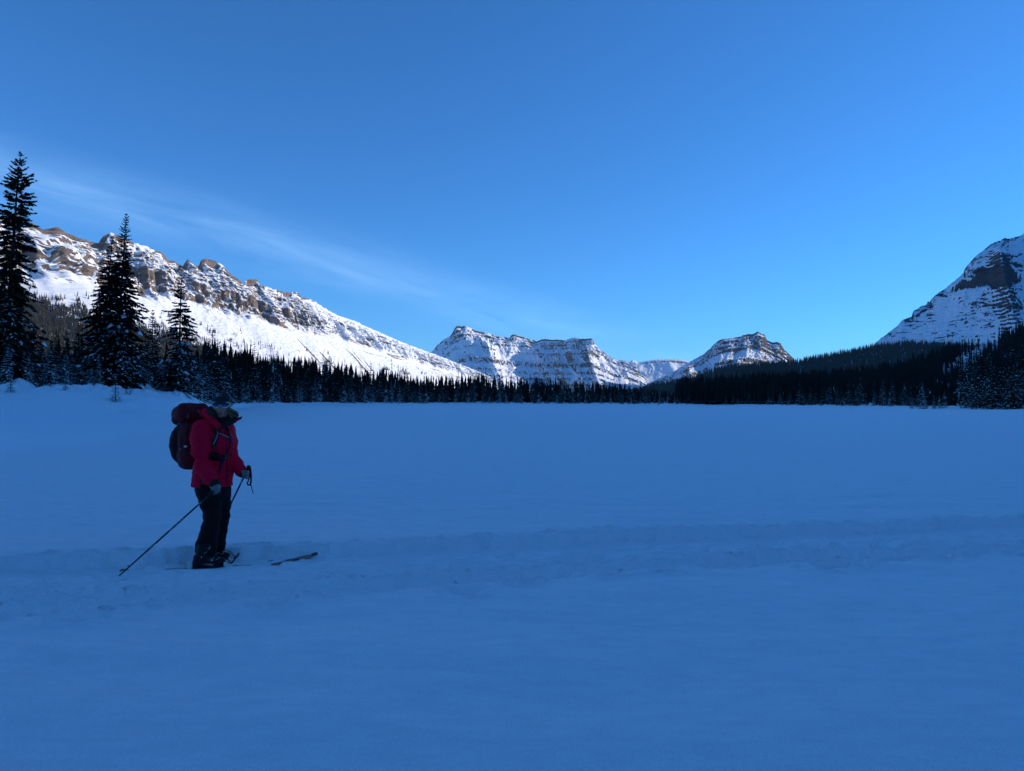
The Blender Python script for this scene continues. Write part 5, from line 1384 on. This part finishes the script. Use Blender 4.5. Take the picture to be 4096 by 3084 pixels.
# ---- skis with pin bindings
def ski(center, tail, tip, lab, depth_lab, sink):
    C = v3(center) - UP * 0.004
    base = C + UP * (-0.010 - sink)
    e = link('ski', None, label=lab, cat='ski', group='pair of touring skis', loc=base)
    s = np.linspace(-tail, tip, 60)
    up = 0.052 * sstep(tip - 0.40, tip + 0.03, s) ** 1.5 + 0.03 * sstep(-tail + 0.12, -tail - 0.02, s)
    w = np.interp(s, [-tail, -tail + 0.06, -tail + .3, 0, tip - 0.3, tip - 0.16, tip - 0.05, tip], [0.085, 0.105, 0.102, 0.088, 0.112, 0.122, 0.095, 0.03]) / 2
    th_ = 0.011 + 0.008 * np.exp(-(s / 0.35) ** 2)
    P = C + s[:, None] * SKD + UP * (up - 0.018)[:, None]
    ring = np.stack((P - SKN * w[:, None], P + SKN * w[:, None], P + SKN * (w * .94)[:, None] + UP * th_[:, None], P - SKN * (w * .94)[:, None] + UP * th_[:, None]), 1).reshape(-1, 3)
    n = len(s); i, j = np.meshgrid(np.arange(n - 1), np.arange(4), indexing='ij')
    F = np.stack((i * 4 + j, i * 4 + (j + 1) % 4, i * 4 + 4 + (j + 1) % 4, i * 4 + 4 + j), -1).reshape(-1, 4)
    F = np.vstack((F, [[3, 2, 1, 0]], [[n * 4 - 4, n * 4 - 3, n * 4 - 2, n * 4 - 1]]))
    me = mesh_np('ski_plank', ring - base, F, False); me.materials.append(m_ski); me.materials.append(m_skio)
    mi = np.zeros(len(F), np.int32); sm = (s[:-1] + s[1:]) / 2
    orange = (sm > tip - 0.24) & (sm < tip - 0.07)
    mi[:(n - 1) * 4] = np.repeat(orange, 4) & (np.tile(np.arange(4), n - 1) == 3)
    me.polygons.foreach_set('material_index', mi)
    plank = link('plank', me, None, parent=e)
    vv, ff = tube([P[-3] + UP * .012, P[-2] + UP * .018, P[-1] + UP * 0.016], [0.006, 0.008, 0.006], 8); child('tip_plate', e, vv, ff, m_grey, base)
    bd = link('binding', None, None, parent=e)
    def bp(f_, l_, z_): return C + SKD * f_ + SKN * l_ + UP * z_
    v, f = nets(lambda p: np.minimum(rbox(p, bp(0.165, 0, 0.015), (0.045, 0.040, 0.016), 0.008, SAX), np.minimum(rbox(p, bp(0.150, 0.044, 0.034), (0.012, 0.010, 0.022), 0.006, SAX), rbox(p, bp(0.150, -0.044, 0.034), (0.012, 0.010, 0.022), 0.006, SAX))), np.array([bp(.1, -.07, 0), bp(.23, .07, .07), bp(.1, .07, 0), bp(.23, -.07, .07)]), 0.02, 0.005); child('toe_piece', bd, v, f, m_white, base)
    v, f = tube([bp(0.190, -.01, 0.03), bp(0.218, -.012, 0.045), bp(0.245, -.014, 0.085)], [0.009, 0.008, 0.006], 7); child('lever', bd, v, f, m_black, base)
    v, f = nets(lambda p: rbox(p, bp(-0.175, 0, 0.035), (0.028, 0.028, 0.040), 0.010, SAX), np.array([bp(-.23, -.05, 0), bp(-.13, .05, .08), bp(-.23, .05, 0)]), 0.02, 0.006); child('heel_piece', bd, v, f, m_white, base)
    tt = np.linspace(0, 1, 41); A, B_ = bp(0.06, -0.03, 0.115), bp(0.215, -0.02, 0.035)
    coil = A[None] * (1 - tt)[:, None] + B_[None] * tt[:, None] + 0.010 * (np.cos(tt * 50)[:, None] * UP + np.sin(tt * 50)[:, None] * SKN) + UP * (0.04 * np.sin(tt * 3.14))[:, None]
    v, f = tube(coil, np.full(41, 0.0028), 5); child('leash', bd, v, f, m_black, base)
    return e
ski(FC, 0.80, 0.86, 'ski under the nearer boot, mostly sunk in the snow of the track', '', 0.0)
ski(FC2, 0.80, 1.03, 'ski under the farther boot, its grey and orange tip turned up from the track', '', 0.0)

# ---- poles
def pole(grip_top, tip, lab, strap, band):
    A, B_ = v3(grip_top), v3(tip); d = (B_ - A) / np.linalg.norm(B_ - A); Ln = np.linalg.norm(B_ - A)
    e = link('ski_pole', None, label=lab, cat='ski pole', group='pair of ski poles', loc=B_)
    v, f = tube([A + d * 0.10, A + d * Ln * 0.6, B_ - d * 0.02], [0.0088, 0.0085, 0.0065], 12); sh = child('shaft', e, v, f, m_shaft, B_)
    v, f = tube([A - d * .004, A, A + d * 0.010, A + d * 0.022, A + d * 0.05, A + d * 0.10, A + d * 0.145, A + d * 0.15], [0.012, 0.021, 0.021, 0.014, 0.0155, 0.0145, 0.013, 0.009], 14); child('grip', e, v, f, m_black, B_)
    v, f = tube([B_ - d * 0.050, B_ - d * 0.045, B_ - d * 0.041], [0.010, 0.032, 0.010], 18); child('basket', e, v, f, m_black, B_)
    v, f = tube([B_ - d * 0.03, B_], [0.005, 0.002], 8); child('tip', e, v, f, m_metal, B_)
    toward = CAM - (A + B_) / 2; toward /= np.linalg.norm(toward); sdv = np.cross(d, toward); sdv /= np.linalg.norm(sdv); nn = np.cross(sdv, d)
    if nn @ toward < 0: nn = -nn
    for (s, body, size) in band:
        rt_ = -d; up_ = np.cross(nn, rt_)
        text_on(sh, body, A + d * s + nn * 0.0094, rt_, up_, size, m_print, B_)
    for s0, s1 in ((0.36, 0.40), (0.415, 0.44), (0.62, 0.66)):
        q = [A + d * (Ln * s0) + nn * 0.0088 - sdv * 0.004, A + d * (Ln * s1) + nn * 0.0086 + sdv * 0.004]
        v, f = ribbon(q, 0.0035, 0.002, nn); child('stripe', sh, v, f, m_print, B_)
    if strap is not None:
        for pth, w in strap:
            v, f = ribbon(pth, w, 0.003); child('strap', e, v, f, m_black, B_)
    return e
tipn = at(480, 2300, 6.55); tipn = tipn + (tipn - Q(884, 1938, -0.255)) * 0.085
gtop = Q(884, 1938, GN + 0.03)
pole(gtop, tipn, 'ski pole in the nearer hand, slanting back to a tip in the snow', [([Q(878, 1940, GN + .03), Q(868, 1930, GN - .02), Q(852, 1940, GN - .03)], 0.014)], [(0.27, 'AXIS', 0.020), (0.60, 'SPEED', 0.017)])
tipf = at(834, 2200, 7.86)
pole(Q(996, 1866, GF - 0.005), tipf, 'ski pole held upright in the farther hand, its strap hanging loose', [([Q(1001, 1872, -.03), Q(1004, 1900, -.04), Q(1004, 1925, -.04), Q(1001, 1941, -.035)], 0.018), ([Q(999, 1874, -.02), Q(999, 1900, -.02), Q(994, 1922, -.02), Q(989, 1933, -.02), Q(991, 1939, -.03), Q(1001, 1941, -.035)], 0.014), ([Q(1001, 1941, -.035), Q(1007, 1944, -.035), Q(1006, 1952, -.035), Q(1010, 1962, -.035), Q(1013, 1975, -.035)], 0.007)], [(0.22, 'AXIS', 0.020)])

# ---- backpack
PB_ = Q(765, 1765, 0.16)
pack = link('backpack', None, label='large maroon rucksack on the skier\'s back', cat='backpack', loc=PB_)
lid_ax = BAX.copy(); tilt = math.radians(-16)
la, lb, lc = F45, LFT, UP
lid_f = F45 * math.cos(tilt) - UP * math.sin(tilt); lid_u = np.cross(lid_f, LFT) * 1.0
lid_ax = np.stack((lid_f, LFT, lid_u / np.linalg.norm(lid_u)))
def pack_main(p):
    d = rbox(p, Q(776, 1775, 0.13), (0.130, 0.150, 0.265), 0.09, BAX)
    return d + 0.005 * n3(p, 9, 31) + 0.003 * n3(p, 26, 33) + 0.004 * np.exp(-((np.sin(p[:, 2] * 14)) / 0.25) ** 2)
def pack_pocket(p): return ell(p, Q(732, 1775, 0.20), (0.10, 0.135, 0.215), BAX) + 0.004 * n3(p, 20, 35)
def pack_lid(p): return rbox(p, Q(762, 1657, 0.14), (0.150, 0.165, 0.098), 0.075, lid_ax) + 0.005 * n3(p, 14, 37)
PK = box(680, 1600, 850, 1890, -.1, .42)
sdf_child('main_bag', pack, pack_main, PK, 0.02, 0.010, m_pack, PB_)
sdf_child('rear_pocket', pack, pack_pocket, PK, 0.02, 0.010, m_packd, PB_)
sdf_child('lid', pack, pack_lid, PK, 0.02, 0.010, m_pack, PB_)
def pk_all(p): return np.minimum(np.minimum(pack_main(p), pack_pocket(p)), pack_lid(p))
def buckle(px, py, w, h, ang, mat=m_metal):
    c_ = surf(px, py, pk_all, 0.006, 6.9, 8.0)
    if c_ is None: return
    ca, sa = math.cos(ang), math.sin(ang)
    q = [c_ + v3((ca * x - sa * z, 0, sa * x + ca * z)) * 0.00255 for x, z in ((-w, -h), (w, -h * .8), (w * .7, h), (-w * .7, h), (-w, -h), (w, -h * .8))]
    v, f = tube(q, [0.0035] * len(q), 6); child('buckle', pack, v, f, mat, PB_)
buckle(794, 1646, 4, 4, 0.5); buckle(751, 1664, 4.5, 5, 0.1); buckle(717, 1697, 3.5, 4, 0.3); buckle(723, 1796, 3.5, 4, 0.2)
c_ = surf(742, 1786, pk_all, 0.006, 6.9, 8.0)
v, f = nets(lambda p: rbox(p, c_, (0.017, 0.006, 0.010), 0.006), c_[None], 0.035, 0.003); child('badge', pack, v, f, m_white, PB_)
def on_pack(path):
    out = []
    path = v3(path)
    for q in np.linspace(0, len(path) - 1, (len(path) - 1) * 5 + 1):
        i = min(int(q), len(path) - 2); w = q - i
        s_ = surf(*(path[i] * (1 - w) + path[i + 1] * w), pk_all, 0.005, 6.9, 8.0)
        if s_ is not None: out.append(s_)
    return out
for pth, w in (([(751, 1668), (748, 1700), (742, 1760), (738, 1830)], 0.014), ([(717, 1700), (712, 1715), (722, 1760), (724, 1830)], 0.010), ([(794, 1650), (790, 1690)], 0.014)):
    q = on_pack(pth)
    if len(q) > 2: v, f = ribbon(q, w, 0.004); child('compression_strap', pack, v, f, m_web, PB_)
# harness lying on the jacket
def strap_on(path, w, mat, nm, lift=0.008, th=0.006):
    q = on_jacket(path, lift)
    if len(q) > 2: v, f = ribbon(q, w, th); child(nm, pack, v, f, mat, PB_)
strap_on([(838, 1682), (856, 1692), (866, 1712), (868, 1738), (860, 1765), (848, 1792)], 0.046, m_web, 'shoulder_strap', 0.009, 0.012)
strap_on([(870, 1718), (871, 1735), (866, 1752), (853, 1778)], 0.010, m_grey, 'strap_webbing', 0.018)
strap_on([(908, 1712), (914, 1735), (920, 1756), (922, 1775)], 0.030, m_web, 'shoulder_strap', 0.009, 0.010)
strap_on([(870, 1733), (884, 1735), (900, 1742), (916, 1750)], 0.012, m_grey, 'sternum_strap', 0.012)
strap_on([(838, 1822), (858, 1826), (880, 1828), (898, 1826)], [0.085, ] * 1, m_packd, 'hip_belt', 0.010, 0.012)
strap_on([(896, 1826), (912, 1822), (926, 1815)], 0.028, m_web, 'hip_belt', 0.010, 0.008)
strap_on([(897, 1832), (888, 1850), (880, 1872), (874, 1890)], 0.026, m_web, 'belt_tail', 0.010)
strap_on([(905, 1820), (914, 1800), (921, 1780)], 0.008, m_web, 'belt_cord', 0.008)
c_ = surf(901, 1826, jacket_sdf, 0.016)
q = [c_ + v3((x, 0, z)) * 0.00255 for x, z in ((-4, -6), (3.5, -6), (4, 6), (-3.5, 6), (-4, -6), (3.5, -6))]
v, f = tube(q, [0.0035] * 6, 6); child('belt_buckle', pack, v, f, m_metal, PB_)
q = [Q(806, 1880, -0.20), Q(803, 1910, -0.21), Q(800, 1945, -0.20), Q(797, 1985, -0.17), Q(796, 1991, -0.17)]
v, f = ribbon(q, [0.018, 0.016, 0.014, 0.012, 0.022], 0.003); child('hanging_strap', pack, v, f, m_web, PB_)
# ------------------------------------------------------------------ thin winter air over the whole valley
hm = bpy.data.materials.new('haze'); hm.use_nodes = True
hm.node_tree.nodes.clear()
pv = N(hm.node_tree, 'ShaderNodeVolumePrincipled')
pv.inputs['Density'].default_value = 2.0e-5
pv.inputs['Color'].default_value = (0.5, 0.74, 1.0, 1)
pv.inputs['Anisotropy'].default_value = 0.0
ho = N(hm.node_tree, 'ShaderNodeOutputMaterial'); L(hm.node_tree, pv.outputs[0], ho.inputs['Volume'])
hx, hy0, hy1, hz0, hz1 = 17500, -17500, 27500, -3.0, 1250
hv = np.array([(x, y, z) for x in (-hx, hx) for y in (hy0, hy1) for z in (hz0, hz1)], float)
hf_ = np.array([(0, 1, 3, 2), (4, 6, 7, 5), (0, 4, 5, 1), (2, 3, 7, 6), (0, 2, 6, 4), (1, 5, 7, 3)])
link('haze', mesh_np('haze', hv, hf_, False), hm, kind='stuff', label='thin blue winter haze filling the valley')
